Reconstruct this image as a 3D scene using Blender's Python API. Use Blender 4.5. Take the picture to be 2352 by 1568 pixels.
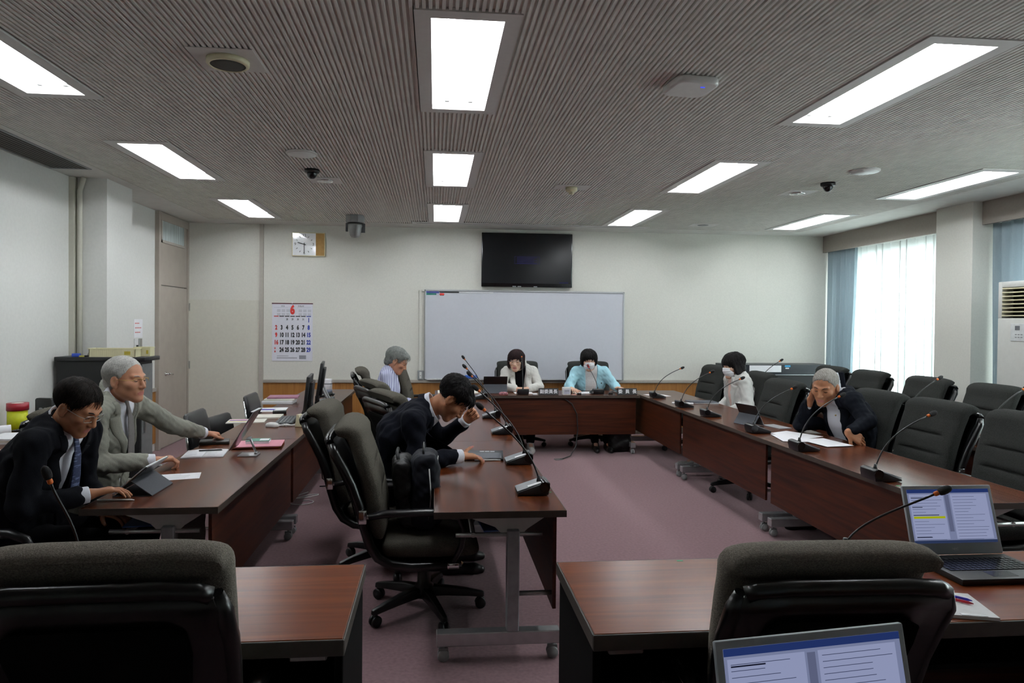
import bpy, bmesh, math, random
import numpy as np
from mathutils import Vector, Matrix, Euler

random.seed(7)
PI = math.pi
SC = bpy.context.scene
COL = SC.collection
for o in list(bpy.data.objects):
    bpy.data.objects.remove(o)

# ------------------------------------------------------------------ camera, world, exposure
# standing eye height 1.55 m, 24 mm lens, looking down the room (+Y), a little to the right
cam_d = bpy.data.cameras.new('camera')
cam_d.sensor_width = 36.0
cam_d.lens = 24.0
cam_d.shift_x = 0.0119
cam_d.shift_y = -0.00935
cam_d.clip_start = 0.05
cam_d.clip_end = 200
cam = bpy.data.objects.new('camera', cam_d)
COL.objects.link(cam)
cam.matrix_world = Matrix(((0.99553203, -0.00796426, -0.09408794, 0.0),
                           (-0.09395918, 0.01523662, -0.99545945, 0.0),
                           (0.00936168, 0.9998522, 0.01442023, 1.55),
                           (0, 0, 0, 1)))
SC.camera = cam
SC.view_settings.view_transform = 'Standard'
SC.view_settings.look = 'None'
SC.view_settings.exposure = 0.0
SC.view_settings.gamma = 1.0
SC.view_settings.use_curve_mapping = False
SC.cycles.use_denoising = True
SC.cycles.max_bounces = 8
SC.cycles.diffuse_bounces = 5
SC.cycles.transparent_max_bounces = 12
SC.cycles.sample_clamp_indirect = 6.0

SKY = 16.5          # overcast daylight outside the windows
TUBE = 60.0        # fluorescent tubes
W = bpy.data.worlds.new('world')
SC.world = W
W.use_nodes = True
bg = W.node_tree.nodes['Background']
bg.inputs[0].default_value = (0.90, 0.97, 1.0, 1)
bg.inputs[1].default_value = SKY

# ------------------------------------------------------------------ materials
def lin(c):
    if isinstance(c, str):
        c = c.lstrip('#')
        c = [int(c[i:i + 2], 16) / 255 for i in (0, 2, 4)]
    return tuple((x / 12.92 if x <= 0.04045 else ((x + 0.055) / 1.055) ** 2.4) for x in c[:3])

MATS = {}
def mat(name, col, rough=0.5, metal=0.0, spec=0.5, var=0.06, scale=30.0, bump=0.0, bscale=None, coat=0.0, stretch=None, col2=None, lo=0.35, hi=0.65, detail=3.0, sheen=0.0):
    """Principled material whose colour wanders with a noise texture in object space."""
    if name in MATS:
        return MATS[name]
    m = bpy.data.materials.new(name)
    m.use_nodes = True
    nt = m.node_tree
    b = nt.nodes['Principled BSDF']
    c = lin(col)
    tc = nt.nodes.new('ShaderNodeTexCoord')
    mp = nt.nodes.new('ShaderNodeMapping')
    if stretch:
        mp.inputs['Scale'].default_value = stretch
    nt.links.new(tc.outputs['Object'], mp.inputs['Vector'])
    no = nt.nodes.new('ShaderNodeTexNoise')
    no.inputs['Scale'].default_value = scale
    no.inputs['Detail'].default_value = detail
    nt.links.new(mp.outputs[0], no.inputs['Vector'])
    rp = nt.nodes.new('ShaderNodeValToRGB')
    rp.color_ramp.elements[0].position = lo
    rp.color_ramp.elements[1].position = hi
    if col2 is None:
        a = tuple(min(1, x * (1 - var)) for x in c)
        d = tuple(min(1, x * (1 + var)) for x in c)
    else:
        a, d = c, lin(col2)
    rp.color_ramp.elements[0].color = (*a, 1)
    rp.color_ramp.elements[1].color = (*d, 1)
    nt.links.new(no.outputs['Fac'], rp.inputs[0])
    nt.links.new(rp.outputs[0], b.inputs['Base Color'])
    b.inputs['Roughness'].default_value = rough
    b.inputs['Metallic'].default_value = metal
    b.inputs['Specular IOR Level'].default_value = spec
    b.inputs['Coat Weight'].default_value = coat
    if sheen:
        b.inputs['Sheen Weight'].default_value = sheen
    if bump:
        n2 = nt.nodes.new('ShaderNodeTexNoise')
        n2.inputs['Scale'].default_value = bscale or scale
        n2.inputs['Detail'].default_value = 2
        nt.links.new(mp.outputs[0], n2.inputs['Vector'])
        bp = nt.nodes.new('ShaderNodeBump')
        bp.inputs['Strength'].default_value = bump
        bp.inputs['Distance'].default_value = 0.004
        nt.links.new(n2.outputs['Fac'], bp.inputs['Height'])
        nt.links.new(bp.outputs[0], b.inputs['Normal'])
    MATS[name] = m
    return m

def emit(name, col, s):
    if name in MATS:
        return MATS[name]
    m = bpy.data.materials.new(name)
    m.use_nodes = True
    nt = m.node_tree
    nt.nodes.clear()
    out = nt.nodes.new('ShaderNodeOutputMaterial')
    e = nt.nodes.new('ShaderNodeEmission')
    e.inputs[0].default_value = (*lin(col), 1)
    e.inputs[1].default_value = s
    nt.links.new(e.outputs[0], out.inputs[0])
    MATS[name] = m
    return m

def wood(name, dark, mid, light, rough=0.28, along='X', coat=0.0, spec=0.5):
    """Dark figured wood: long streaks along one axis."""
    m = bpy.data.materials.new(name)
    m.use_nodes = True
    nt = m.node_tree
    b = nt.nodes['Principled BSDF']
    tc = nt.nodes.new('ShaderNodeTexCoord')
    mp = nt.nodes.new('ShaderNodeMapping')
    s = {'X': (0.9, 16, 16), 'Y': (16, 0.9, 16), 'Z': (16, 16, 0.9)}[along]
    mp.inputs['Scale'].default_value = s
    nt.links.new(tc.outputs['Object'], mp.inputs[0])
    n1 = nt.nodes.new('ShaderNodeTexNoise')
    n1.inputs['Scale'].default_value = 1.6
    n1.inputs['Detail'].default_value = 5
    n1.inputs['Distortion'].default_value = 0.9
    nt.links.new(mp.outputs[0], n1.inputs['Vector'])
    mp2 = nt.nodes.new('ShaderNodeMapping')
    s2 = {'X': (5, 160, 160), 'Y': (160, 5, 160), 'Z': (160, 160, 5)}[along]
    mp2.inputs['Scale'].default_value = s2
    nt.links.new(tc.outputs['Object'], mp2.inputs[0])
    n2 = nt.nodes.new('ShaderNodeTexNoise')
    n2.inputs['Scale'].default_value = 1.0
    n2.inputs['Detail'].default_value = 2
    nt.links.new(mp2.outputs[0], n2.inputs['Vector'])
    mx = nt.nodes.new('ShaderNodeMath')
    mx.operation = 'MULTIPLY_ADD'
    mx.inputs[1].default_value = 0.3
    nt.links.new(n2.outputs['Fac'], mx.inputs[0])
    nt.links.new(n1.outputs['Fac'], mx.inputs[2])
    rp = nt.nodes.new('ShaderNodeValToRGB')
    e = rp.color_ramp.elements
    e[0].position = 0.42
    e[0].color = (*lin(dark), 1)
    e[1].position = 0.85
    e[1].color = (*lin(light), 1)
    k = e.new(0.62)
    k.color = (*lin(mid), 1)
    nt.links.new(mx.outputs[0], rp.inputs[0])
    nt.links.new(rp.outputs[0], b.inputs['Base Color'])
    b.inputs['Roughness'].default_value = rough
    b.inputs['Coat Weight'].default_value = coat
    b.inputs['Specular IOR Level'].default_value = spec
    MATS[name] = m
    return m

# ------------------------------------------------------------------ mesh builder
class MB:
    def __init__(s):
        s.v = []; s.f = []; s.m = []; s.sm = []
    def add(s, vs, fs, mi=0, smooth=False):
        o = len(s.v)
        s.v += [tuple(p) for p in vs]
        for f in fs:
            s.f.append(tuple(i + o for i in f)); s.m.append(mi); s.sm.append(smooth)
        return s
    def box(s, x0, x1, y0, y1, z0, z1, mi=0, M=None):
        vs = [(x, y, z) for z in (z0, z1) for y in (y0, y1) for x in (x0, x1)]
        if M is not None:
            vs = [tuple(M @ Vector(p)) for p in vs]
        fs = [(0, 2, 3, 1), (4, 5, 7, 6), (0, 1, 5, 4), (2, 6, 7, 3), (0, 4, 6, 2), (1, 3, 7, 5)]
        return s.add(vs, fs, mi)
    def cbox(s, c, d, mi=0, M=None):
        return s.box(c[0] - d[0] / 2, c[0] + d[0] / 2, c[1] - d[1] / 2, c[1] + d[1] / 2, c[2] - d[2] / 2, c[2] + d[2] / 2, mi, M)
    def loft(s, rings, cap=True, mi=0, smooth=True, closed=True):
        n = len(rings[0]); vs = []
        for r in rings:
            vs += [tuple(p) for p in r]
        fs = []
        for i in range(len(rings) - 1):
            for j in range(n if closed else n - 1):
                a = i * n + j; b = i * n + (j + 1) % n
                fs.append((a, b, b + n, a + n))
        s.add(vs, fs, mi, smooth)
        if cap:
            o = len(s.v) - len(vs)
            s.f.append(tuple(o + j for j in reversed(range(n)))); s.m.append(mi); s.sm.append(False)
            s.f.append(tuple(o + (len(rings) - 1) * n + j for j in range(n))); s.m.append(mi); s.sm.append(False)
        return s
    def tube(s, pts, r, n=8, cap=True, mi=0, flat=1.0):
        pts = [Vector(p) for p in pts]
        rr = r if isinstance(r, (list, tuple)) else [r] * len(pts)
        rings = []
        t0 = (pts[1] - pts[0]).normalized()
        up = Vector((0, 0, 1)) if abs(t0.z) < 0.9 else Vector((1, 0, 0))
        nx = t0.cross(up).normalized()
        for i, p in enumerate(pts):
            a = pts[max(0, i - 1)]; b = pts[min(len(pts) - 1, i + 1)]
            t = (b - a).normalized()
            nx = (nx - t * nx.dot(t)).normalized()
            ny = t.cross(nx)
            rings.append([p + (nx * math.cos(2 * PI * k / n) + ny * (flat * math.sin(2 * PI * k / n))) * rr[i] for k in range(n)])
        return s.loft(rings, cap, mi)
    def lathe(s, prof, c=(0, 0, 0), n=24, mi=0, smooth=True, M=None):
        rings = []
        for r, z in prof:
            ring = [Vector((c[0] + r * math.cos(2 * PI * k / n), c[1] + r * math.sin(2 * PI * k / n), c[2] + z)) for k in range(n)]
            if M is not None:
                ring = [M @ p for p in ring]
            rings.append(ring)
        return s.loft(rings, True, mi, smooth)
    def prism(s, poly, a, b, axis='Z', mi=0):
        """polygon in the plane across axis, extruded from a to b."""
        def P(p, t):
            return {'Z': (p[0], p[1], t), 'Y': (p[0], t, p[1]), 'X': (t, p[0], p[1])}[axis]
        n = len(poly)
        vs = [P(p, a) for p in poly] + [P(p, b) for p in poly]
        fs = [(i, (i + 1) % n, (i + 1) % n + n, i + n) for i in range(n)]
        fs += [tuple(reversed(range(n))), tuple(range(n, 2 * n))]
        return s.add(vs, fs, mi)
    def ell(s, c, r, n=16, m=10, mi=0, M=None):
        rings = []
        for i in range(1, m):
            t = PI * i / m
            ring = [Vector((c[0] + r[0] * math.sin(t) * math.cos(2 * PI * k / n), c[1] + r[1] * math.sin(t) * math.sin(2 * PI * k / n), c[2] - r[2] * math.cos(t))) for k in range(n)]
            rings.append([M @ p for p in ring] if M is not None else ring)
        return s.loft(rings, True, mi)
    def build(s, name, mats, parent=None, bevel=0.0, seg=2, smooth=None, fix=True, auto=False, loc=None):
        me = bpy.data.meshes.new(name)
        me.from_pydata(s.v, [], s.f)
        if not isinstance(mats, (list, tuple)):
            mats = [mats]
        for m in mats:
            me.materials.append(m)
        me.polygons.foreach_set('material_index', s.m)
        me.polygons.foreach_set('use_smooth', [bool(x) if smooth is None else smooth for x in s.sm])
        if fix or bevel:
            b = bmesh.new(); b.from_mesh(me)
            if fix:
                bmesh.ops.recalc_face_normals(b, faces=b.faces)
            if bevel:
                es = [e for e in b.edges if len(e.link_faces) == 2 and e.calc_face_angle(0) > 0.6]
                bmesh.ops.bevel(b, geom=es, offset=bevel, segments=seg, affect='EDGES', profile=0.5, clamp_overlap=True)
                if smooth is None and seg > 1:
                    for f in b.faces:
                        f.smooth = True
            b.to_mesh(me); b.free()
            if bevel and seg > 1:
                me.set_sharp_from_angle(angle=0.7)
        me.update()
        o = bpy.data.objects.new(name, me)
        COL.objects.link(o)
        if parent is not None:
            o.parent = parent
        if loc is not None:
            o.location = loc
        return o

def tag(o, label=None, cat=None, group=None, kind=None):
    if label: o['label'] = label
    if cat: o['category'] = cat
    if group: o['group'] = group
    if kind: o['kind'] = kind
    return o

def thing(name, label, cat, loc=(0, 0, 0), rz=0.0, group=None):
    o = bpy.data.objects.new(name, None)
    o.empty_display_size = 0.05
    COL.objects.link(o)
    o.location = loc
    o.rotation_euler = (0, 0, rz)
    return tag(o, label, cat, group)

def copy_tree(o, parent=None):
    c = o.copy()
    COL.objects.link(c)
    if parent is not None:
        c.parent = parent
    for ch in list(o.children):
        copy_tree(ch, c)
    return c

def dup(o, label, loc, rz=0.0, group=None):
    c = copy_tree(o)
    c.location = loc
    c.rotation_euler = (0, 0, rz)
    c['label'] = label
    if group: c['group'] = group
    return c

def text_obj(s, size, name, m, parent=None, loc=(0, 0, 0), rot=(0, 0, 0), bold=0.0, ext=0.0004, sx=1.0, align='CENTER', spacing=1.0):
    cu = bpy.data.curves.new(name, 'FONT')
    cu.body = s; cu.size = size; cu.align_x = align; cu.align_y = 'CENTER'
    cu.offset = bold; cu.extrude = ext; cu.resolution_u = 3
    cu.space_character = spacing
    t = bpy.data.objects.new(name + '_curve', cu)
    COL.objects.link(t)
    bpy.context.view_layer.update()
    dg = bpy.context.evaluated_depsgraph_get()
    me = bpy.data.meshes.new_from_object(t.evaluated_get(dg))
    bpy.data.objects.remove(t); bpy.data.curves.remove(cu)
    me.name = name
    me.materials.clear(); me.materials.append(m)
    me.transform(Matrix.Diagonal((sx, 1, 1, 1)))
    o = bpy.data.objects.new(name, me)
    COL.objects.link(o)
    o.location = loc; o.rotation_euler = rot
    if parent is not None: o.parent = parent
    return o

def struct(mb, name, m, **k):
    return tag(mb.build(name, m, **k), kind='structure')

def rrect(w, h, r, n=5, cx=0.0, cy=0.0):
    """rounded rectangle outline, counter-clockwise."""
    pts = []
    for (sx, sy, a0) in ((1, 1, 0), (-1, 1, PI / 2), (-1, -1, PI), (1, -1, 1.5 * PI)):
        for i in range(n + 1):
            a = a0 + PI / 2 * i / n
            pts.append((cx + sx * (w / 2 - r) + r * math.cos(a), cy + sy * (h / 2 - r) + r * math.sin(a)))
    return pts

# common materials
M_WALL = mat('wall_vinyl', '#d8d7cf', 0.85, var=0.025, scale=60, bump=0.15, bscale=260, spec=0.25)
M_WALLW = mat('wall_paint', '#d9d9d5', 0.8, var=0.02, scale=40, bump=0.1, bscale=200, spec=0.25)
M_CEIL = mat('ceiling_plaster', '#dcdad5', 0.9, var=0.05, scale=14, spec=0.2)
M_CEILB = mat('ceiling_border', '#cfcec9', 0.9, var=0.03, scale=10, spec=0.2)
M_DARK = mat('void_black', '#0c0c0c', 0.9)
M_WHITE = mat('white_plastic', '#dedfdd', 0.45, var=0.02)
M_CREAM = mat('cream_plastic', '#d6cfae', 0.5, var=0.03)
M_BLACK = mat('black_plastic', '#0a0b0c', 0.42, var=0.15, scale=60)
M_BLACKG = mat('black_gloss', '#060608', 0.22, var=0.1)
M_CHROME = mat('chrome', '#d8d8d8', 0.14, metal=1.0, var=0.02)
M_STEEL = mat('satin_steel', '#a9aaa8', 0.35, metal=0.9, var=0.06, scale=80)
M_ALU = mat('aluminium', '#c4c6c8', 0.35, metal=0.7, var=0.03)
M_PAPER = mat('paper', '#e9e9ec', 0.8, var=0.02, scale=20, spec=0.2)
M_PAPERW = mat('paper_warm', '#dedbd0', 0.85, var=0.04, scale=20, spec=0.2)
M_GREY = mat('grey_plastic', '#5d6063', 0.5, var=0.05)
M_MIDG = mat('mid_grey', '#8d8f90', 0.55, var=0.05)
M_INK = mat('ink_black', '#16181c', 0.7)
M_INKG = mat('ink_grey', '#8b8d96', 0.8)
M_RED = mat('ink_red', '#c2312b', 0.7)
M_BLUEI = mat('ink_blue', '#2c3f9c', 0.7)
M_BEIGEDOOR = mat('beige_steel', '#a39a90', 0.6, var=0.03, scale=8)
M_RAIL = mat('grey_rail', '#aaa49b', 0.5, var=0.03)
M_TABLE = wood('rosewood', '#290d04', '#461f0c', '#633214', rough=0.25, spec=.30)
M_PANEL = wood('rosewood_panel', '#240b03', '#3a180a', '#4a200c', rough=0.45, spec=.25)
M_TEDGE = mat('table_edging', '#3c332b', 0.5, var=0.1)
M_WAINS = wood('oak_panel', '#83551f', '#90602a', '#9d6c34', rough=0.5, along='Z')
# ------------------------------------------------------------------ the room
XL, XR, YB, ZC = -3.28, 5.80, 9.34, 2.82
YF = -3.2

# carpet
m = mat('carpet', '#795e63', 0.95, spec=0.1, bump=0.6, bscale=420, scale=55, col2='#8a6e72', detail=6, lo=0.3, hi=0.7, sheen=0.15)
struct(MB().box(XL - .1, XR + .1, YF - .1, YB + .1, -0.05, 0.0), 'floor', m)

# ceiling: flat border, ribbed acoustic field with cut-outs for the fittings
LIGHT_X = (-2.145, 0.127, 2.37, 4.60)
LIGHT_Y = (3.49, 5.80, 8.09)
LW, LL = 0.31, 1.22           # lit opening
FW, FL = 0.45, 1.36           # frame
cuts = [(x - FW / 2 + .01, x + FW / 2 - .01, y - FL / 2 + .01, y + FL / 2 - .01) for x in LIGHT_X for y in LIGHT_Y]
cuts.append((-0.30, 2.80, 8.79, 8.96))
rx0, rx1, ry0, ry1 = -2.86, 4.98, -2.7, 8.97
cb = MB()
cb.box(XL - .1, rx0, YF - .1, YB + .1, ZC, ZC + .14)
cb.box(rx1, XR + .1, YF - .1, YB + .1, ZC, ZC + .14)
cb.box(rx0, rx1, YF - .1, ry0, ZC, ZC + .14)
cb.box(rx0, rx1, ry1, YB + .1, ZC, ZC + .14)
cb.box(XL - .1, XR + .1, YF - .1, YB + .1, ZC + .14, ZC + .2)
pitch = 0.027
nr = int(round((rx1 - rx0) / pitch))
pitch = (rx1 - rx0) / nr
prof = [(0.0, .012), (0.38, .0125), (0.46, 0.0), (0.95, 0.0), (1.0, .012)]
for i in range(nr):
    xa = rx0 + i * pitch; xb = xa + pitch
    iv = [(ry0, ry1)]
    for (a, b, c, d) in cuts:
        if xb > a and xa < b:
            nv = []
            for (p, q) in iv:
                if d <= p or c >= q: nv.append((p, q)); continue
                if c > p: nv.append((p, c))
                if d < q: nv.append((d, q))
            iv = nv
    for (p, q) in iv:
        vs = [(xa + u * pitch, p, ZC + z) for u, z in prof] + [(xa + u * pitch, q, ZC + z) for u, z in prof]
        cb.add(vs, [(j, j + 1, j + 6, j + 5) for j in range(4)], 1)
ceil = struct(cb, 'ceiling', [M_CEILB, M_CEIL], fix=False)

# walls
struct(MB().box(XL - .12, XL, YF, YB + .1, 0, ZC), 'wall_left', M_WALLW)
wb = MB().box(XL, XR, YB, YB + .12, 0, ZC)
for px in (-1.0, 0.35, 1.9, 3.35, 4.55):        # butt joints between the wall boards
    wb.box(px - .0015, px + .0015, YB - .0012, YB, 0.76, ZC)
struct(wb, 'wall_back', M_WALL)
struct(MB().box(XL, XR, YF - .12, YF, 0, ZC), 'wall_front', M_WALLW)
# window wall with two openings
wr = MB()
WIN = ((7.15, 9.2), (2.2, 6.25))
X0, X1 = XR, XR + .15
wr.box(X0, X1, YF, YB + .1, 0, 0.62)
wr.box(X0, X1, YF, YB + .1, 2.42, ZC)
for a, b in ((9.2, YB + .1), (6.25, 7.15), (YF, 2.2)):
    wr.box(X0, X1, a, b, 0.62, 2.42)
struct(wr, 'wall_right', M_WALLW)
gm = bpy.data.materials.new('window_glass'); gm.use_nodes = True
nt = gm.node_tree; nt.nodes.clear()
o_ = nt.nodes.new('ShaderNodeOutputMaterial'); mx = nt.nodes.new('ShaderNodeMixShader')
tr = nt.nodes.new('ShaderNodeBsdfTransparent'); gl = nt.nodes.new('ShaderNodeBsdfGlossy')
tr.inputs[0].default_value = (0.95, 0.98, 0.97, 1)
gl.inputs['Roughness'].default_value = 0.03
mx.inputs[0].default_value = 0.06
nt.links.new(tr.outputs[0], mx.inputs[1]); nt.links.new(gl.outputs[0], mx.inputs[2]); nt.links.new(mx.outputs[0], o_.inputs[0])
for i, (a, b) in enumerate(WIN):
    w = MB()
    for (c, d) in ((a, a + .05), (b - .05, b), ((a + b) / 2 - .03, (a + b) / 2 + .03)):
        w.box(X0 + .06, X0 + .11, c, d, .62, 2.42)
    for (c, d) in ((.62, .67), (2.37, 2.42)):
        w.box(X0 + .06, X0 + .11, a, b, c, d)
    wo = struct(w, 'window_%d' % (i + 1), M_ALU)
    MB().box(X0 + .08, X0 + .086, a + .05, b - .05, .67, 2.37).build('window_pane', gm, wo)
# daylight portals: help the sky find its way in through the openings
for a, b in WIN:
    L = bpy.data.lights.new('sky_portal', 'AREA'); L.shape = 'RECTANGLE'
    L.size = b - a; L.size_y = 1.8; L.cycles.is_portal = True
    lo = bpy.data.objects.new('sky_portal', L); COL.objects.link(lo)
    lo.matrix_world = Matrix.Translation((X1 + .02, (a + b) / 2, 1.52)) @ Matrix(((0, 0, 1, 0), (1, 0, 0, 0), (0, 1, 0, 0), (0, 0, 0, 1)))

# pillars
struct(MB().box(XL, -2.98, 6.53, 7.05, 0, ZC), 'column_left', M_WALLW)
struct(MB().box(5.43, XR, 6.47, 6.98, 0, ZC), 'column_right', M_WALL)
# curtain boxes
M_PELMET = mat('pelmet_fabric', '#968e86', 0.7, var=0.03, scale=40)
for i, (a, b) in enumerate(((6.98, YB), (YF, 6.47))):
    struct(MB().box(5.53, 5.57, a, b, 2.585, ZC).box(5.57, XR, a, a + .02, 2.585, ZC), 'trim_%d' % (i + 1), M_PELMET)
# wainscot and rails
struct(MB().box(-2.28, XR, YB - .012, YB, 0.09, 0.715), 'trim_3', M_WAINS)
struct(MB().box(-2.28, XR, YB - .03, YB, 0.715, 0.757), 'trim_4', M_RAIL, bevel=.004)
struct(MB().box(-2.28, XR, YB - .016, YB, 0, 0.09), 'baseboard_back', mat('dark_baseboard', '#4b4038', 0.6))
struct(MB().box(-2.325, -2.275, YB - .03, YB, 0, ZC - .003), 'trim_5', M_RAIL)
struct(MB().box(XL, XL + .012, 7.05, 8.36, 0.09, 0.70), 'trim_6', M_WAINS)
struct(MB().box(XL, XL + .025, 7.05, 8.36, 0.70, 0.74), 'trim_7', M_RAIL)
# steel cable duct beside the left pillar
d = MB().box(XL, -3.235, 6.47, 6.53, 0, ZC - .002)
d.tube([(-3.2, 6.50, 0), (-3.2, 6.50, 2.66), (-3.2, 6.50, 2.70), (-3.185, 6.50, 2.75), (-3.165, 6.50, 2.818)], .022, 10)
struct(d, 'trim_8', mat('duct_cream', '#c3c1b4', 0.5, var=0.02))

# beige steel door with transom on the left wall
D = MB()
D.box(XL, XL + .05, 8.36, 8.42, 0, ZC - .002); D.box(XL, XL + .05, 9.29, YB, 0, ZC - .002)
D.box(XL, XL + .05, 8.42, 9.29, 2.72, ZC - .002); D.box(XL, XL + .035, 8.42, 9.29, 1.955, 2.72)
door = struct(D, 'door_1', M_BEIGEDOOR, bevel=.003, seg=1)
MB().box(XL, XL + .04, 8.44, 9.285, 0.005, 1.945).build('door_leaf', M_BEIGEDOOR, door, bevel=.003, seg=1)
h = MB().lathe([(.026, 0), (.026, .006), (.011, .008), (.011, .045)], M=Matrix.Translation((XL + .04, 8.58, .885)) @ Matrix.Rotation(PI / 2, 4, 'Y'), n=16)
h.tube([(XL + .085, 8.58, .885), (XL + .088, 8.62, .885), (XL + .082, 8.71, .872)], [.012, .011, .009], 8)
h.build('door_handle', M_CHROME, door)
g = MB().box(XL + .034, XL + .046, 8.44, 9.2, 2.46, 2.49).box(XL + .034, XL + .046, 8.44, 9.2, 2.73, 2.755)
g.box(XL + .034, XL + .046, 8.44, 8.47, 2.46, 2.755).box(XL + .034, XL + .046, 9.17, 9.2, 2.46, 2.755)
g.build('transom_frame', M_RAIL, door)
g = MB()
for i in range(13):
    y0 = 8.475 + i * .0535
    g.add([(XL + .036, y0, 2.49), (XL + .044, y0 + .05, 2.49), (XL + .044, y0 + .05, 2.73), (XL + .036, y0, 2.73)], [(0, 1, 2, 3)])
g.build('transom_pane', mat('reeded_glass', '#b9c4c4', 0.15, var=0.25, scale=12, stretch=(1, 9, .2)), door)
# pale flush closet door at the left end of the back wall
D = MB().box(-3.265, -2.33, YB - .012, YB, 0.01, 1.81)
door2 = struct(D, 'door_2', mat('door_pale', '#d2d0c4', 0.6, var=0.02), bevel=.002, seg=1)
for z in (.94, 1.70):
    MB().box(XL + .052, XL + .068, YB - .026, YB - .004, z - .04, z + .06).build('hinge', M_STEEL, door2)

# ------------------------------------------------------------------ ceiling fittings
M_FRAME = mat('light_frame', '#d0cecb', 0.5, var=0.02)
M_REFL = mat('light_reflector', '#f4f4f2', 0.4, var=0.01)
M_TUBE = emit('fluorescent', '#f6fbff', TUBE)
def ceiling_light(x, y, label):
    t = thing('ceiling_light', label, 'ceiling light', (x, y, ZC), 0, 'recessed fluorescent ceiling lights')
    f = MB()
    f.box(-FW / 2, -LW / 2, -FL / 2, FL / 2, -.006, .012); f.box(LW / 2, FW / 2, -FL / 2, FL / 2, -.006, .012)
    f.box(-LW / 2, LW / 2, -FL / 2, -LL / 2, -.006, .012); f.box(-LW / 2, LW / 2, LL / 2, FL / 2, -.006, .012)
    f.build('frame', M_FRAME, t)
    r = MB()
    a, b = LW / 2, LL / 2
    c, e = a - .045, b - .03
    r.add([(-a, -b, .006), (a, -b, .006), (a, b, .006), (-a, b, .006), (-c, -e, .10), (c, -e, .10), (c, e, .10), (-c, e, .10)],
          [(0, 4, 5, 1), (1, 5, 6, 2), (2, 6, 7, 3), (3, 7, 4, 0), (4, 7, 6, 5)])
    r.build('reflector', M_REFL, t, fix=False)
    for s in (-1, 1):
        q = MB().tube([(s * .068, -.57, .055), (s * .068, .57, .055)], .0165, 10)
        q.build('fluorescent_tube', M_TUBE, t)
        for u in (-1, 1):
            MB().box(s * .068 - .012, s * .068 + .012, u * .572 - .012, u * .572 + .012, .03, .10).build('lamp_holder', M_WHITE, t)
    return t
cname = {0: 'the row nearest the left wall', 1: 'the middle row above the whiteboard', 2: 'the row right of the middle', 3: 'the row nearest the windows'}
rname = {0: 'closest to the camera', 1: 'second along', 2: 'farthest from camera'}
for i, x in enumerate(LIGHT_X):
    for j, y in enumerate(LIGHT_Y):
        if i == 0 and j == 0:
            l0 = ceiling_light(x, y, 'recessed twin tube ceiling light in the row nearest the left wall, closest to the camera')
        else:
            dup(l0, 'recessed twin tube ceiling light in %s, %s' % (cname[i], rname[j]), (x, y, ZC))

# square-plated loudspeaker
t = thing('ceiling_speaker', 'round dark ceiling loudspeaker with cream ring on square white plate', 'speaker', (-1.02, 3.47, ZC))
MB().box(-.155, .155, -.15, .15, -.004, .001).build('plate', M_FRAME, t, bevel=.002, seg=1)
MB().lathe([(.10, -.004), (.10, -.024), (.092, -.03), (.083, -.03), (.083, -.02)], n=32).build('ring', M_CREAM, t)
MB().lathe([(.084, -.02), (.084, -.027), (.05, -.029), (.0, -.03)], n=32).build('speaker_grille', mat('speaker_mesh', '#45443f', 0.8, var=.2, scale=300), t)
# flat round discs
for (x, y, r, lab) in ((-1.02, 5.32, .118, 'flat white round disc on the ribbed ceiling, left, near the black camera'), (3.495, 5.31, .115, 'flat white round disc on the ceiling above the window side seats')):
    t = thing('ceiling_disc', lab, 'ceiling disc', (x, y, ZC))
    MB().lathe([(r, .0), (r, -.010), (r - .008, -.016)], n=32).build('rim', M_FRAME, t)
    MB().lathe([(r - .01, -.012), (r - .012, -.017), (0.0, -.018)], n=32).build('cover', M_WHITE, t)
# dark dome cameras
for (x, y, lab) in ((-1.046, 5.90, 'small black dome camera on the ceiling left of the middle lights'), (3.484, 5.82, 'small black dome camera on the ceiling near the windows')):
    t = thing('dome_camera', lab, 'camera', (x, y, ZC))
    MB().lathe([(.062, 0), (.062, -.022), (.055, -.03), (.0, -.03)], n=24).build('housing', M_BLACK, t)
    MB().ell((0, 0, -.03), (.043, .043, .05), 20, 12).build('dome', M_BLACKG, t)
# downlights
for (x, y, lab) in ((-1.005, 6.33, 'small square plated downlight with glass lens left of the middle lights'), (3.455, 6.29, 'small square plated downlight with glass lens near the windows')):
    t = thing('downlight', lab, 'downlight', (x, y, ZC))
    MB().box(-.14, .14, -.13, .13, -.004, .001).build('plate', M_FRAME, t, bevel=.002, seg=1)
    MB().lathe([(.075, -.004), (.07, -.014), (.06, -.014)], n=24).build('ring', M_CHROME, t)
    MB().lathe([(.06, -.012), (.045, -.016), (.02, -.012), (0, -.02)], n=24).build('lens', mat('downlight_lens', '#e8eaea', 0.1, spec=.9, var=.2, scale=40), t)
# smoke detector
t = thing('smoke_detector', 'cream smoke detector on square plate, middle of the ceiling', 'smoke detector', (1.26, 6.33, ZC))
MB().box(-.16, .16, -.11, .11, -.004, .001).build('plate', M_FRAME, t, bevel=.002, seg=1)
MB().lathe([(.055, -.004), (.055, -.03), (.04, -.045), (.025, -.05), (.025, -.066), (0, -.068)], n=24).build('head', M_CREAM, t)
# wireless access point
t = thing('access_point', 'white rounded wireless access point with a small blue light', 'access point', (1.325, 3.50, ZC), .12)
rings = [[(p[0] * k, p[1] * k, z) for p in rrect(.235, .235, .05)] for k, z in ((.8, -.002), (.98, -.006), (1.0, -.015), (1.0, -.032), (.97, -.04), (.9, -.043))]
MB().loft(rings).build('case', M_WHITE, t)
MB().box(.028, .05, -.062, -.056, -.045, -.0425).build('indicator', emit('led_blue', '#3040ff', 2.0), t)
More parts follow.
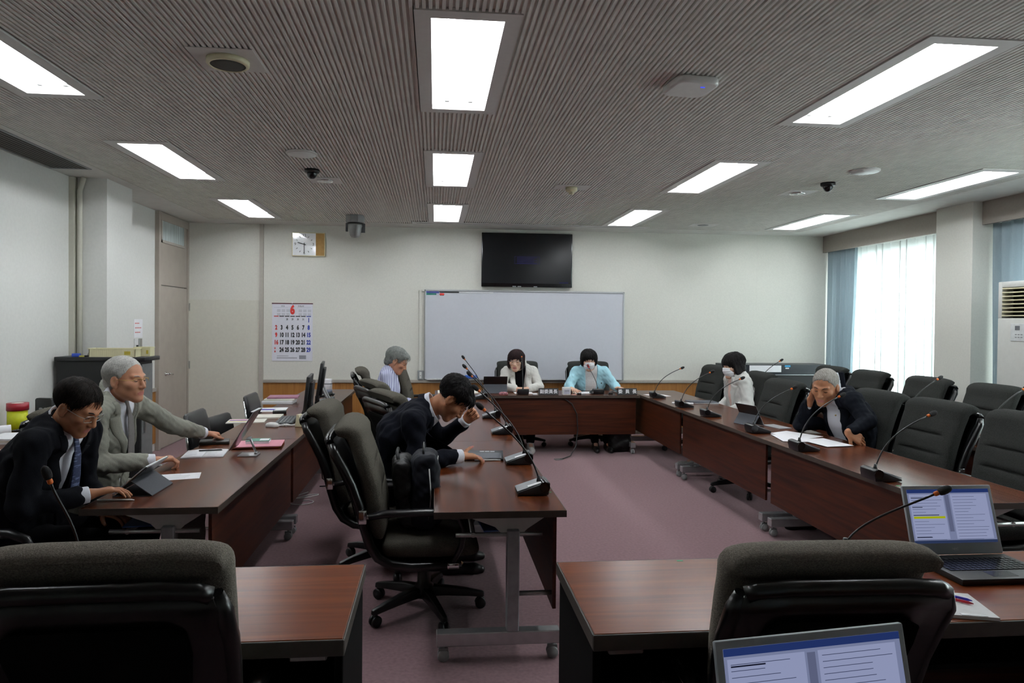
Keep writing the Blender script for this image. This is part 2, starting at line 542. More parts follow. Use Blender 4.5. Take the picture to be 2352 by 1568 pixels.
# small vent
t = thing('ceiling_vent', 'small square vent plate on the ceiling by the back wall, right', 'vent', (3.41, 8.50, ZC))
MB().box(-.17, .17, -.12, .12, -.004, .001).build('plate', M_FRAME, t, bevel=.002, seg=1)
MB().lathe([(.07, -.004), (.06, -.008), (0, -.008)], n=20).build('cover', M_MIDG, t)
# long slot for the projection screen
t = thing('screen_slot', 'long narrow ceiling slot above the television', 'screen slot', (1.25, 8.875, ZC))
MB().box(-1.56, 1.56, -.09, -.02, -.005, .004).box(-1.56, 1.56, .02, .09, -.005, .004).box(-1.56, -1.5, -.02, .02, -.005, .004).box(1.5, 1.56, -.02, .02, -.005, .004).build('frame', M_FRAME, t)
MB().box(-1.5, 1.5, -.02, .02, .004, .05).build('slot', M_DARK, t)
# grille along the left wall
t = thing('air_grille', 'long dark louvred air grille in the ceiling along the left wall', 'vent', (-3.095, 5.0, ZC))
MB().box(-.17, -.15, -1.14, 1.14, -.006, .0).box(.15, .17, -1.14, 1.14, -.006, .0).box(-.15, .15, 1.12, 1.14, -.006, .0).box(-.15, .15, -1.14, -1.12, -.006, .0).build('frame', M_MIDG, t)
MB().box(-.15, .15, -1.12, 1.12, -.001, -.0003).build('backing', mat('grille_dark', '#4c4c48', .8), t)
for i in range(9):
    x = -.14 + i * .035
    MB().add([(x, -1.12, -.001), (x + .02, -1.12, -.006), (x + .02, 1.12, -.006), (x, 1.12, -.001)], [(0, 1, 2, 3)]).build('louvre', mat('grille_slat', '#8f8e88', .6), t)
# silver pan-tilt camera hanging from the ceiling
t = thing('pan_tilt_camera', 'silver pan tilt dome camera hanging below the ceiling', 'camera', (-.975, 8.4, ZC))
oc = [(.115 * math.cos(PI / 8 + k * PI / 4), .115 * math.sin(PI / 8 + k * PI / 4)) for k in range(8)]
MB().prism(oc, -.09, 0.0).build('mount', M_MIDG, t, bevel=.004)
MB().lathe([(.095, -.09), (.095, -.10), (.085, -.105)], n=24).build('collar', M_BLACK, t)
MB().lathe([(.083, -.10), (.085, -.13), (.078, -.14), (.072, -.20), (.062, -.24), (.045, -.262), (.0, -.27)], n=28).build('dome', mat('silver_paint', '#8f9191', .4, metal=.4), t)
MB().box(.06, .115, .04, .05, -.20, -.09).box(-.115, -.09, .02, .05, -.19, -.09).build('bracket', M_GREY, t)

# ------------------------------------------------------------------ windows: curtains
def curtain(name, label, x, y0, y1, z0, z1, m, amp, wl, group=None, pinch=None, seed=1, over=0):
    rnd = random.Random(seed)
    n = int((y1 - y0) / .012); ph = [rnd.uniform(0, 6.28) for _ in range(6)]
    rows = 14; vs = []; fs = []
    for j in range(rows + 1):
        v = j / rows; z = z0 + (z1 - z0) * v
        for i in range(n + 1):
            y = y0 + (y1 - y0) * i / n
            s = y * 2 * PI / wl
            a = amp * (0.75 + .25 * math.sin(s * .31 + ph[0]))
            off = a * math.sin(s + .6 * math.sin(s * .37 + ph[1]) + (1 - v) * .5 * math.sin(y * 5 + ph[2])) + .25 * a * math.sin(2.3 * s + ph[3])
            yy = y + (over * (1.25 - .6 * v) * math.sin(2 * s + .6 * math.sin(s * .37 + ph[1]) * 2) if over else 0)
            if pinch:
                yc, k = pinch
                w = 1 - k * math.exp(-((v - .28) / .35) ** 2)
                yy = yc + (y - yc) * w
            vs.append((x + off, yy, z))
    N = n + 1
    for j in range(rows):
        for i in range(n):
            fs.append((j * N + i, j * N + i + 1, (j + 1) * N + i + 1, (j + 1) * N + i))
    o = MB().add(vs, fs, 0, True).build(name, m, fix=False)
    return tag(o, label, 'curtain', group)
def cloth_mat(name, col, trans, transp=0.0):
    m = bpy.data.materials.new(name); m.use_nodes = True
    nt = m.node_tree; nt.nodes.clear()
    out = nt.nodes.new('ShaderNodeOutputMaterial')
    df = nt.nodes.new('ShaderNodeBsdfDiffuse'); tl = nt.nodes.new('ShaderNodeBsdfTranslucent'); tp = nt.nodes.new('ShaderNodeBsdfTransparent')
    tc = nt.nodes.new('ShaderNodeTexCoord'); no = nt.nodes.new('ShaderNodeTexNoise'); rp = nt.nodes.new('ShaderNodeValToRGB')
    no.inputs['Scale'].default_value = 90
    nt.links.new(tc.outputs['Object'], no.inputs['Vector']); nt.links.new(no.outputs['Fac'], rp.inputs[0])
    c = lin(col)
    rp.color_ramp.elements[0].color = (*[x * .95 for x in c], 1); rp.color_ramp.elements[1].color = (*[min(1, x * 1.05) for x in c], 1)
    nt.links.new(rp.outputs[0], df.inputs[0]); nt.links.new(rp.outputs[0], tl.inputs[0])
    m1 = nt.nodes.new('ShaderNodeMixShader'); m1.inputs[0].default_value = trans
    nt.links.new(df.outputs[0], m1.inputs[1]); nt.links.new(tl.outputs[0], m1.inputs[2])
    m2 = nt.nodes.new('ShaderNodeMixShader'); m2.inputs[0].default_value = transp
    nt.links.new(m1.outputs[0], m2.inputs[1]); nt.links.new(tp.outputs[0], m2.inputs[2])
    nt.links.new(m2.outputs[0], out.inputs[0])
    return m
M_SHEER = cloth_mat('sheer_white', '#eef3f2', .30, .03)
M_SHEER2 = cloth_mat('sheer_white_thin', '#eef3f2', .5, .12)
M_BLUEC = cloth_mat('curtain_blue', '#93a1a8', .16, 0.0)
curtain('sheer_curtain', 'white sheer curtain glowing with daylight in front of the far window', 5.70, 7.0, 9.1, .32, 2.60, M_SHEER, .030, .150, seed=3, over=.024)
curtain('blue_curtain', 'grey blue curtain drawn aside in the far right corner', 5.63, 8.68, 9.325, .30, 2.60, M_BLUEC, .042, .105, pinch=(9.33, .10), seed=5, over=.012)
curtain('sheer_curtain', 'white sheer curtain in front of the window beside the air conditioner', 5.72, 2.3, 6.42, .32, 2.60, M_SHEER2, .02, .15, seed=8)
curtain('blue_curtain', 'grey blue curtain hanging behind the floor standing air conditioner', 5.655, 4.7, 6.45, .30, 2.60, M_BLUEC, .03, .12, pinch=(5.6, .03), seed=9, over=.012)

# floor-standing air conditioner by the right wall
t = thing('air_conditioner', 'tall white floor standing air conditioner with louvred outlet', 'air conditioner', (5.43, 5.66, 0))
A = MB().box(-.15, .15, -.30, .31, 0, 1.63)
A.box(-.15, .15, -.30, -.255, 1.63, 1.97); A.box(-.15, .15, .265, .31, 1.63, 1.97); A.box(-.15, .15, -.255, .265, 1.915, 1.97); A.box(-.03, .15, -.255, .265, 1.63, 1.915)
A.build('body', mat('ac_white', '#c6c6c1', .5, var=.02), t, bevel=.006)
MB().box(-.035, -.031, -.255, .265, 1.63, 1.915).build('outlet', mat('outlet_dark', '#2a2721', .8), t)
for i in range(8):
    z = 1.648 + i * .036
    MB().box(-.15, -.06, -.255, .265, z, z + .010).build('louvre', M_CREAM, t)
MB().box(-.154, -.15, -.13, .16, 1.42, 1.58).build('control_panel', mat('control_white', '#cfd2d2', .5), t, bevel=.002, seg=1)
MB().box(-.156, -.154, .06, .11, 1.52, 1.56).build('display', M_GREY, t)
for i in range(6):
    MB().box(-.1555, -.154, .03 + .03 * (i % 3), .05 + .03 * (i % 3), 1.45 + .025 * (i // 3), 1.46 + .025 * (i // 3)).build('button', M_MIDG, t)

# ------------------------------------------------------------------ on the back wall
# clock
t = thing('wall_clock', 'square white wall clock with a cork strip, showing half past nine', 'clock', (-1.69, YB, 2.56))
MB().box(-.217, .217, -.035, 0, -.158, .158).build('frame', M_CREAM, t, bevel=.006)
MB().box(-.205, .095, -.0375, -.034, -.147, .147).build('dial', mat('clock_dial', '#eef0f2', .08, spec=.9, var=.01), t)
MB().box(.097, .207, -.0375, -.034, -.147, .147).build('side_strip', mat('cork_strip', '#a37f48', .7, var=.08), t)
cx = -.055
for k in range(12):
    if k in (0, 3, 6, 9): continue
    a = PI / 2 - k * PI / 6
    MB().tube([(cx + .10 * math.cos(a), -.0385, .10 * math.sin(a)), (cx + .122 * math.cos(a), -.0385, .122 * math.sin(a))], .0028, 5).build('hour_mark', M_INK, t)
for k, s_ in ((3, '3'), (6, '6'), (9, '9'), (12, '12')):
    a = PI / 2 - k * PI / 6
    text_obj(s_, .05, 'numeral', M_INK, t, (cx + .118 * math.cos(a), -.0382, .118 * math.sin(a)), (PI / 2, 0, 0))
MB().tube([(cx, -.041, .02), (cx, -.041, -.115)], .004, 6).build('minute_hand', M_INK, t)
MB().tube([(cx + .02, -.043, -.006), (cx - .085, -.043, .024)], .0045, 6).build('hour_hand', M_INK, t)
# calendar
t = thing('wall_calendar', 'large paper wall calendar for June with red and blue dates', 'calendar', (-1.90, YB, 1.39))
MB().box(-.264, .264, -.006, -.001, -.385, .375).build('sheet', mat('calendar_paper', '#dcdce6', .8, var=.01), t)
MB().box(-.267, .267, -.010, 0, .374, .388).build('top_bar', mat('maroon_bar', '#4d1a26', .6), t)
MB().lathe([(.006, 0), (.006, .012), (.012, .016)], M=Matrix.Translation((0, 0, .395)) @ Matrix.Rotation(PI / 2, 4, 'X'), n=10).build('hook', M_WHITE, t)
R90 = (PI / 2, 0, 0)
text_obj('6', .155, 'month_number', M_RED, t, (.0, -.0075, .292), R90, bold=.010, sx=.72)
text_obj('2024', .024, 'lettering', M_INK, t, (-.125, -.0075, .345), R90)
text_obj('令和6年', .024, 'lettering', M_INK, t, (.11, -.0075, .345), R90)
b = MB()
for sx in (-1, 1):
    b.box(sx * .15 - .09, sx * .15 + .09, -.0068, -.006, .327, .329)
for k in range(6):
    for r in range(2):
        x = (-.20 + .06 * (k % 3)) if k < 3 else (.08 + .06 * (k % 3))
        for q in range(4):
            b.box(x, x + .045, -.0066, -.006, .27 - r * .05 + q * .009, .273 - r * .05 + q * .009)
b.build('small_month', M_INKG, t)
colx = [-.21 + .0705 * k for k in range(7)]
for k in range(7):
    MB().box(colx[k] - .03, colx[k] + .03, -.007, -.006, .205, .217).build('weekday_bar', M_RED if k == 0 else (M_BLUEI if k == 6 else M_INK), t)
def day(n, c, r, m, sc=1.0, dx=0, dz=0):
    text_obj(str(n), .078 * sc, 'date', m, t, (colx[c] + dx, -.0075, .158 - .099 * r + dz), R90, bold=.0042 * sc, sx=.68)
for k, n in enumerate((28, 29, 30, 31)):
    day(n, 2 + k, 0, M_GREY, .42, dz=.012)
day(1, 6, 0, M_BLUEI)
for n in range(2, 30):
    r = (n + 5) // 7; c = (n + 5) % 7
    if n == 23: day(23, 0, 4, M_RED, .4, -.015, .022); continue
    day(n, c, r, M_RED if c == 0 else (M_BLUEI if c == 6 else M_INK))
day(30, 0, 4, M_RED, .4, -.015, -.022)
b = MB()
for k in range(14):
    b.box(-.20 + k * .019, -.186 + k * .019, -.0066, -.006, -.352, -.338)
b.box(-.20, -.05, -.0066, -.006, -.322, -.316); b.box(.09, .18, -.0064, -.006, -.36, -.31)
b.build('footer_print', M_INKG, t)

# television
t = thing('television', 'black wall mounted television above the whiteboard, screen dark', 'television', (1.243, YB, 2.395))
MB().box(-.625, .625, -.075, -.03, -.365, .37).build('bezel', M_BLACKG, t, bevel=.006)
MB().box(-.612, .612, -.0765, -.07, -.315, .358).build('screen', mat('tv_screen', '#131417', .2, spec=.35, var=.05), t)
MB().box(-.3, .3, -.03, 0, -.2, .2).build('wall_bracket', M_BLACK, t)
e = emit('osd_violet', '#35346e', .55)
b = MB()
for (x0, x1, z0, z1) in ((-.175, .17, -.049, -.046), (-.175, .17, .051, .054), (-.175, -.172, -.049, .054), (.167, .17, -.049, .054)):
    b.box(x0, x1, -.0772, -.0766, z0, z1)
for r in range(5):
    for k in range(14 - 2 * (r % 2)):
        b.box(-.14 + k * .02, -.127 + k * .02, -.0772, -.0766, .033 - r * .019, .041 - r * .019)
b.build('screen_message', e, t)
b = MB()
for k in range(6):
    b.box(.45 + k * .021, .463 + k * .021, -.0772, -.0766, -.306, -.292)
b.build('screen_clock', e, t)
b = MB()
for x in (-.20, -.13, .09):
    b.box(x, x + .05, -.0775, -.074, -.362, -.352)
b.build('logo', M_MIDG, t)
# whiteboard
t = thing('whiteboard', 'wide white magnetic board with aluminium frame on the back wall', 'whiteboard', (1.236, YB, 1.37))
wbx, wbz = 1.385, .615
MB().box(-wbx, wbx, -.02, -.004, -wbz, wbz).build('writing_surface', mat('enamel_white', '#ccced6', .22, var=.01, spec=.5), t)
f = MB()
for (a, b_, c, d_) in ((-wbx, wbx, wbz - .022, wbz), (-wbx, wbx, -wbz, -wbz + .02), (-wbx, -wbx + .02, -wbz, wbz), (wbx - .02, wbx, -wbz, wbz)):
    f.box(a, b_, -.032, 0, c, d_)
f.build('frame', M_ALU, t, bevel=.003, seg=1)
MB().box(-1.35, 1.35, -.075, -.03, -wbz, -wbz + .012).build('pen_tray', M_ALU, t, bevel=.003, seg=1)
def magnet(name, lab, x0, x1, z0, z1, m, marks=0, cat='magnet', grp=None):
    o = thing(name, lab, cat, (1.236 + (x0 + x1) / 2, YB - .02, 1.37 + (z0 + z1) / 2), 0, grp)
    w, h_ = (x1 - x0) / 2, (z1 - z0) / 2
    MB().box(-w, w, -.006, .0, -h_, h_).build('strip', m, o, bevel=.001, seg=1)
    if marks:
        b = MB()
        for k in range(marks):
            x = -w + (k + .35) * 2 * w / marks
            b.box(x, x + .6 * 2 * w / marks, -.0066, -.006, -h_ * .55, h_ * .55)
        b.build('print', M_INK, o)
    return o
magnet('magnet_strip', 'blue magnetic label strip in the top left corner of the whiteboard', -1.36, -1.19, .565, .588, mat('magnet_blue', '#4d55b8', .5), 9)
magnet('magnet_strip', 'green magnetic label strip just under the blue one on the whiteboard', -1.36, -1.225, .540, .562, mat('magnet_green', '#2f9c86', .5), 7)
magnet('magnet_bar', 'black magnetic bar along the top edge of the whiteboard', -1.185, -.92, .572, .588, M_BLACK)
magnet('magnet_ruler', 'thin white magnetic rule along the top edge of the whiteboard', -.915, -.45, .572, .586, M_PAPER)
for k, x in enumerate((-1.165, -1.135)):
    o = thing('round_magnet', ('left' if k == 0 else 'right') + ' one of the two red round magnets on the whiteboard', 'magnet', (1.236 + x, YB - .02, 1.37 + .55), 0, 'red round magnets')
    MB().lathe([(.017, 0), (.017, .008), (.012, .012), (0, .013)], M=Matrix.Rotation(PI / 2, 4, 'X'), n=16).build('cap', M_RED, o)
o = thing('board_eraser', 'blue whiteboard eraser standing on the pen tray', 'eraser', (.49, YB - .054, .7675))
MB().box(-.085, .085, -.022, .022, .012, .055).build('body', mat('eraser_blue', '#2f5fb8', .5), o, bevel=.006)
MB().box(-.083, .083, -.02, .02, .0, .012).build('felt', M_GREY, o)
for k, x in enumerate((-.07, .02)):
    o = MB().tube([(x, YB - .058, .773), (x + .13, YB - .055, .773)], .006, 8).build('whiteboard_marker', M_WHITE)
    tag(o, ('left' if k == 0 else 'right') + ' of the two white markers lying on the pen tray', 'marker', 'whiteboard markers')
# conduit and socket left of the whiteboard
t = thing('wall_conduit', 'thin white cable conduit running down beside the whiteboard', 'conduit', (-.205, YB, 0))
MB().box(-.016, .016, -.018, 0, .885, 1.975).box(.016, .07, -.018, 0, 1.955, 1.985).build('channel', M_WALL, t, bevel=.003, seg=1)
t = thing('wall_switch', 'grey socket box with white switch beside the whiteboard', 'switch', (-.195, YB, .82))
MB().box(-.04, .04, -.045, 0, -.063, .063).build('box', M_MIDG, t, bevel=.004, seg=1)
MB().box(-.015, .015, -.048, -.044, -.045, .045).build('rocker', M_WHITE, t, bevel=.002, seg=1)
MB().lathe([(.005, 0), (.005, .006)], M=Matrix.Translation((0, -.046, -.005)) @ Matrix.Rotation(PI / 2, 4, 'X'), n=8).build('knob', M_INK, t)
# notice and switch on the left wall beyond the pillar
t = thing('wall_notice', 'small white paper notice with red print beside the left pillar', 'notice', (XL, 7.91, 1.44))
MB().box(.001, .003, -.11, .11, -.10, .105).build('sheet', M_PAPER, t)
b = MB()
for r, (n_, z) in enumerate(((4, .06), (6, .01), (5, -.04))):
    for k in range(n_):
        b.box(.003, .0036, -.08 + k * .027, -.064 + k * .027, z - .007, z + .005)
b.build('print', M_RED, t)
t = thing('wall_switch', 'steel light switch plates below the paper notice', 'switch', (XL, 7.9, 1.28))
MB().box(.0, .012, -.10, -.02, -.09, .05).build('plate', M_WHITE, t, bevel=.003, seg=1)
MB().box(.0, .012, .02, .09, -.09, .05).build('switch_panel', M_STEEL, t, bevel=.003, seg=1)
MB().box(.012, .03, -.065, -.05, -.07, -.02).build('key', M_BLACK, t)
# ------------------------------------------------------------------ conference tables
M_POST = mat('post_steel', '#94979a', 0.36, metal=0.35, var=0.12, scale=18)
M_FOOT = mat('foot_steel', '#b0b0b2', 0.22, metal=0.55, var=0.05)
M_BRKT = mat('bracket_grey', '#b4b5b2', 0.45, var=0.03)
M_WHEEL = mat('caster_grey', '#8b8d8d', 0.55, var=0.06)
def folding_table(label, loc, rz, group):
    t = thing('folding_table', label, 'table', loc, rz, group)
    MB().box(-.898, .898, -.298, .298, .671, .70).build('tabletop', M_TABLE, t, bevel=.0015, seg=1)
    e = MB()
    e.box(-.9, .9, -.3, -.298, .669, .6995).box(-.9, .9, .298, .3, .669, .6995).box(-.9, -.898, -.298, .298, .669, .6995).box(.898, .9, -.298, .298, .669, .6995)
    e.box(-.898, .898, -.298, .298, .669, .671)
    e.build('edge_band', M_TEDGE, t)
    MB().box(-.86, .86, .245, .262, .235, .665).build('modesty_panel', M_PANEL, t, bevel=.002, seg=1)
    MB().tube([(-.84, -.12, .575), (.84, -.12, .575)], .012, 8).build('shelf_rail', M_STEEL, t)
    for s in (-1, 1):
        x = s * .83
        MB().prism([(-.165, .669), (.24, .669), (.215, .655), (.13, .60), (.105, .575), (.015, .575), (-.02, .61), (-.14, .655)], x - .004, x + .004, 'X').build('bracket', M_BRKT, t)
        MB().tube([(x, -.20, .575), (x, .20, .575)], .011, 10).build('cross_bar', M_STEEL, t)
        MB().box(x - .03, x + .03, .035, .092, .135, .60).build('post', M_POST, t, bevel=.004, seg=1)
        f = MB().box(x - .03, x + .03, -.285, .285, .075, .135).build('foot', M_FOOT, t, bevel=.004, seg=1)
        MB().tube([(x, .09, .30), (x, .245, .30)], .011, 6).build('panel_strut', M_STEEL, t)
        for u in (-1, 1):
            c = MB()
            for q in (-1, 1):
                c.lathe([(.0, -.008), (.022, -.008), (.027, -.004), (.027, .004), (.022, .008), (0, .008)], n=18, M=Matrix.Translation((x + q * .012, u * .252, .0272)) @ Matrix.Rotation(PI / 2, 4, 'Y'))
            c.tube([(x, u * .252, .027), (x, u * .252, .076)], .008, 6)
            c.box(x - .01, x + .01, u * .252 - .022, u * .252 + .022, .046, .06)
            c.build('caster', M_WHEEL, t)
    return t
def place_table(lab, loc, rz, group, first=[]):
    if not first:
        first.append(folding_table(lab, loc, rz, group)); return first[0]
    return dup(first[0], lab, loc, rz, group)
H = PI / 2
CT = [place_table('dark wood folding table %s' % s, (.30, y, 0), -H, 'folding tables in the middle row') for s, y in
      (('nearest in the middle row, its silver end leg in view', 3.94), ('second in the middle row, behind the tablet man', 5.74), ('farthest in the middle row, by the striped shirt man', 7.54))]
LT = [place_table('dark wood folding table %s' % s, (-1.275, y, 0), -H, 'folding tables in the left row') for s, y in
      (('in the left row where the two older men sit', 4.09), ('in the left row under the keyboard and mouse', 5.89), ('in the left row under the files by the door', 7.69))]
RT = [place_table('dark wood folding table %s' % s, (2.73, y, 0), H, 'folding tables in the right row') for s, y in
      (('in the right row, nearest end beside the open laptop', 3.94), ('second in the right row, before the man leaning on his hand', 5.74), ('in the right row in front of the woman in white', 7.54))]
FT = place_table('dark wood folding table across the far end under the name plates', (1.515, 8.16, 0), PI, 'folding tables at the head')
for s, y in (('nearest', 3.9), ('middle', 5.70), ('farthest', 7.5)):
    place_table('dark wood folding table in the window side second row, %s of its row' % s, (4.11, y, 0), H, 'folding tables in the second row')

M_DTOP = wood('desk_top_wood', '#582507', '#682f0e', '#773b14', rough=0.3, spec=.25)
M_DARKSTEEL = mat('desk_dark_steel', '#0a0a0a', 0.8, spec=.08, var=.1)
def desk(label, loc):
    t = thing('desk', label, 'desk', loc, 0, 'desks nearest the camera')
    MB().box(-.895, .895, -.28, .28, .672, .70).build('desktop', M_DTOP, t, bevel=.002, seg=1)
    e = MB()
    e.box(-.9, .9, -.287, -.28, .655, .699).box(-.9, .9, .28, .287, .655, .699).box(-.9, -.895, -.28, .28, .655, .699).box(.895, .9, -.28, .28, .655, .699)
    e.build('edge_band', mat('desk_edge', '#443f39', .45, var=.08), t, bevel=.002, seg=1)
    MB().box(-.87, .87, -.2, .24, .52, .535).build('shelf', M_DARKSTEEL, t)
    MB().box(-.87, .87, .23, .245, .18, .66).build('modesty_panel', M_PANEL, t)
    for s in (-1, 1):
        MB().box(s * .88 - .012, s * .88 + .012, -.25, .26, 0.0, .668).build('end_panel', M_DARKSTEEL, t, bevel=.003, seg=1)
        MB().box(s * .80 - .05, s * .80 + .05, -.26, -.22, .63, .67).build('latch', M_STEEL, t, bevel=.004, seg=1)
    return t
DL = desk('brown topped desk at the lower left in front of the left high back chair', (-1.135, 2.125, 0))
DR = dup(DL, 'brown topped desk at the lower right carrying the open laptop', (1.335, 2.10, 0))

# ------------------------------------------------------------------ high-backed office chairs
def fabric(name, c1, c2):
    return mat(name, c1, 0.95, spec=.06, col2=c2, scale=240, bump=.7, bscale=330, detail=4)
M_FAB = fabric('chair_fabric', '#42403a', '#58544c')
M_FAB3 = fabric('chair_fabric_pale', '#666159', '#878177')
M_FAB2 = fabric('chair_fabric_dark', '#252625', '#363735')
M_SHELL = mat('chair_shell', '#060607', 0.30, var=.1)
M_ARM = mat('arm_vinyl', '#0b0b0e', 0.34, var=.1)
def srect(w, t, n=28, e=4.0):
    out = []
    for k in range(n):
        a = 2 * PI * k / n
        c, s_ = math.cos(a), math.sin(a)
        out.append((w / 2 * math.copysign(abs(c) ** (2 / e), c), t / 2 * math.copysign(abs(s_) ** (2 / e), s_)))
    return out
def interp(tab, s):
    for i in range(len(tab) - 1):
        if s <= tab[i + 1][0]:
            u = (s - tab[i][0]) / (tab[i + 1][0] - tab[i][0])
            return [a + (b - a) * u for a, b in zip(tab[i][1:], tab[i + 1][1:])]
    return list(tab[-1][1:])
def office_chair():
    t = thing('office_chair', '', 'chair', (0, 0, 0), 0)
    # padded back: rings along a reclining centre line, rolling over backwards at the top
    tab = [(.46, -.235, .44, .06), (.50, -.24, .485, .105), (.62, -.252, .51, .115), (.75, -.277, .525, .112), (.88, -.318, .535, .105), (.95, -.345, .54, .105)]
    rings = []
    zs = [.46, .465, .475, .49, .52, .56, .60, .64, .67, .695, .705, .71, .715, .725, .75, .79, .815, .825, .83, .835, .845, .87, .90, .93, .95]
    for z in zs:
        y, w, th = interp(tab, z)
        crease = .020 * (math.exp(-((z - .71) / .008) ** 2) + math.exp(-((z - .83) / .008) ** 2))
        ring = []
        for (u, v) in srect(w, th):
            if v > 0 and abs(u) < .17:
                v -= crease * min(1, (.17 - abs(u)) / .05)
            ring.append((u, y + v, z - v * .22))
        rings.append(ring)
    # roll over: sweep a half circle to the back
    cy, cz = -.405, .958
    for k in range(1, 8):
        a = k / 7 * 2.15
        r0 = .06
        y = cy + r0 * math.cos(a) * 1.0; z = cz + r0 * math.sin(a) * .75
        th = .105 - .045 * (k / 7) ** 2
        w = .54 - .008 * (k / 7) ** 2
        nx = (math.cos(a), math.sin(a))
        rings.append([(u, y + v * nx[0], z + v * nx[1]) for (u, v) in srect(w, th)])
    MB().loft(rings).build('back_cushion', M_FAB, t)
    # plastic shell behind and below, with rolled side rails
    sh = [(-.470, .945), (-.455, .90), (-.41, .82), (-.372, .74), (-.338, .64), (-.315, .54), (-.285, .44), (-.245, .375), (-.18, .335), (-.08, .322), (.06, .322), (.17, .335)]
    ws = [.258, .270, .272, .268, .263, .26, .258, .255, .25, .25, .25, .245]
    rails = MB()
    for s in (-1, 1):
        rails.tube([(s * w, y + .012, z) for (y, z), w in zip(sh, ws)], [.018] + [.024] * 10 + [.018], 10)
    rails.tube([(-.250, -.468, .945), (-.225, -.478, .958), (-.15, -.482, .964), (.15, -.482, .964), (.225, -.478, .958), (.250, -.468, .945)], .021, 8)
    rails.build('shell_rail', M_SHELL, t)
    pan = MB()
    rr = []
    for (y, z), w in zip(sh, ws):
        i = sh.index((y, z)); a = sh[max(0, i - 1)]; b = sh[min(len(sh) - 1, i + 1)]
        d = Vector((0, b[0] - a[0], b[1] - a[1])).normalized(); n = Vector((0, -d.z, d.y))
        c = Vector((0, y, z)); q = .011
        ring = []
        for u in (-1, -.5, 0, .5, 1):
            ring.append(c + Vector((u * w, 0, 0)) + n * (q - .012 * abs(u)))
        for u in (1, .5, 0, -.5, -1):
            ring.append(c + Vector((u * w, 0, 0)) - n * (q + .0 * abs(u)))
        rr.append(ring)
    pan.loft(rr).build('back_shell', M_SHELL, t)
    # fabric inset on the outside of the shell
    rr = []
    for z, w, y in ((.50, .13, -.328), (.54, .165, -.343), (.66, .17, -.373), (.72, .19, -.394), (.80, .20, -.428), (.855, .195, -.456), (.875, .16, -.464)):
        rr.append([(-w, y + .005, z), (w, y + .005, z), (w * .97, y - .006, z), (-w * .97, y - .006, z)])
    MB().loft(rr, smooth=False).build('back_inset', mat('chair_inset', '#0b0b0a', .95, spec=.05, col2='#11110f', scale=200), t)
    # seat
    rr = []
    for y, w, z0, z1 in ((-.215, .40, .37, .43), (-.19, .46, .352, .452), (-.12, .485, .346, .458), (.05, .50, .346, .462), (.18, .50, .348, .46), (.235, .49, .352, .447), (.265, .46, .362, .425), (.275, .42, .375, .405)):
        zc, th = (z0 + z1) / 2, z1 - z0
        rr.append([(u, y, zc + v) for (u, v) in srect(w, th, 24)])
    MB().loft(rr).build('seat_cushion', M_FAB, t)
    for s in (-1, 1):
        a = MB()
        a.tube([(s * .287, -.275, .588), (s * .292, -.20, .603), (s * .295, .0, .607), (s * .293, .10, .603), (s * .29, .165, .575), (s * .287, .19, .52), (s * .283, .18, .43), (s * .275, .14, .35)],
               [.02, .026, .028, .027, .024, .021, .019, .017], 10, flat=.75)
        arm = a.build('armrest', M_ARM, t)
        b = MB().box(s * .272 - .016, s * .272 + .022 * s + .004, -.325, -.285, .555, .625).box(s * .272 - .01, s * .272 + .01, -.29, -.255, .575, .60)
        b.build('bracket', M_CHROME, arm, bevel=.006)
        b = MB().box(s * .268 - .015, s * .268 + .015, .11, .17, .316, .345)
        b.build('clamp', M_CHROME, arm, bevel=.005)
    MB().lathe([(.0, .075), (.045, .075), (.055, .10), (.05, .14), (.036, .15), (.036, .27), (.05, .29), (.09, .315), (0, .317)], n=20).build('column', M_BLACK, t)
    for k in range(5):
        a = 2 * PI * k / 5 + PI / 2
        d = Vector((math.cos(a), math.sin(a), 0)); p = Vector((-d.y, d.x, 0))
        rings = []
        for r, w, z0, z1 in ((.03, .034, .085, .135), (.12, .028, .082, .128), (.24, .022, .072, .108), (.315, .018, .063, .090), (.325, .012, .064, .086)):
            c = d * r
            rings.append([c - p * w + Vector((0, 0, z0)), c + p * w + Vector((0, 0, z0)), c + p * w * .7 + Vector((0, 0, z1)), c - p * w * .7 + Vector((0, 0, z1))])
        leg = MB().loft(rings, smooth=False).build('base_leg', M_BLACK, t, bevel=.004)
        cs = MB()
        c = d * .305
        for q in (-1, 1):
            cs.lathe([(0, -.009), (.024, -.009), (.029, -.005), (.029, .005), (.024, .009), (0, .009)], n=16,
                     M=Matrix.Translation(c + p * q * .013 + Vector((0, 0, .0292))) @ Matrix(((d.x, p.x, 0, 0), (d.y, p.y, 0, 0), (0, 0, 1, 0), (0, 0, 0, 1))) @ Matrix.Rotation(PI / 2, 4, 'X'))
        cs.tube([c + Vector((0, 0, .03)), c + Vector((0, 0, .066))], .011, 8)
        cs.build('caster', M_BLACK, leg)
    return t
CH0 = office_chair()
used = []
def chair(label, x, y, rz, group, drop=0.0):
    if not used:
        used.append(1); c = CH0
        c.location = (x, y, 0); c.rotation_euler = (0, 0, rz); c['label'] = label; c['group'] = group
        return c
    c = dup(CH0, label, (x, y, 0), rz, group)
    if 'right row' in group or 'windows' in group or 'head table' in group:      # darker cloth on this side of the room
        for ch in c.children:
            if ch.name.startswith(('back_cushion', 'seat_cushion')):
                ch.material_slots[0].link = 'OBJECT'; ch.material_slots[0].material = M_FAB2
    if 'near the camera' in group:                                               # paler cloth for these chairs
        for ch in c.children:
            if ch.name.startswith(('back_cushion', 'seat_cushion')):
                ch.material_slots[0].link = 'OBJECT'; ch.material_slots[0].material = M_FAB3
    if drop:
        for ch in c.children:
            if not ch.name.startswith('base_leg'):
                ch.location = (0, 0, -drop)
    return c
G = 'high back chairs along the middle row'
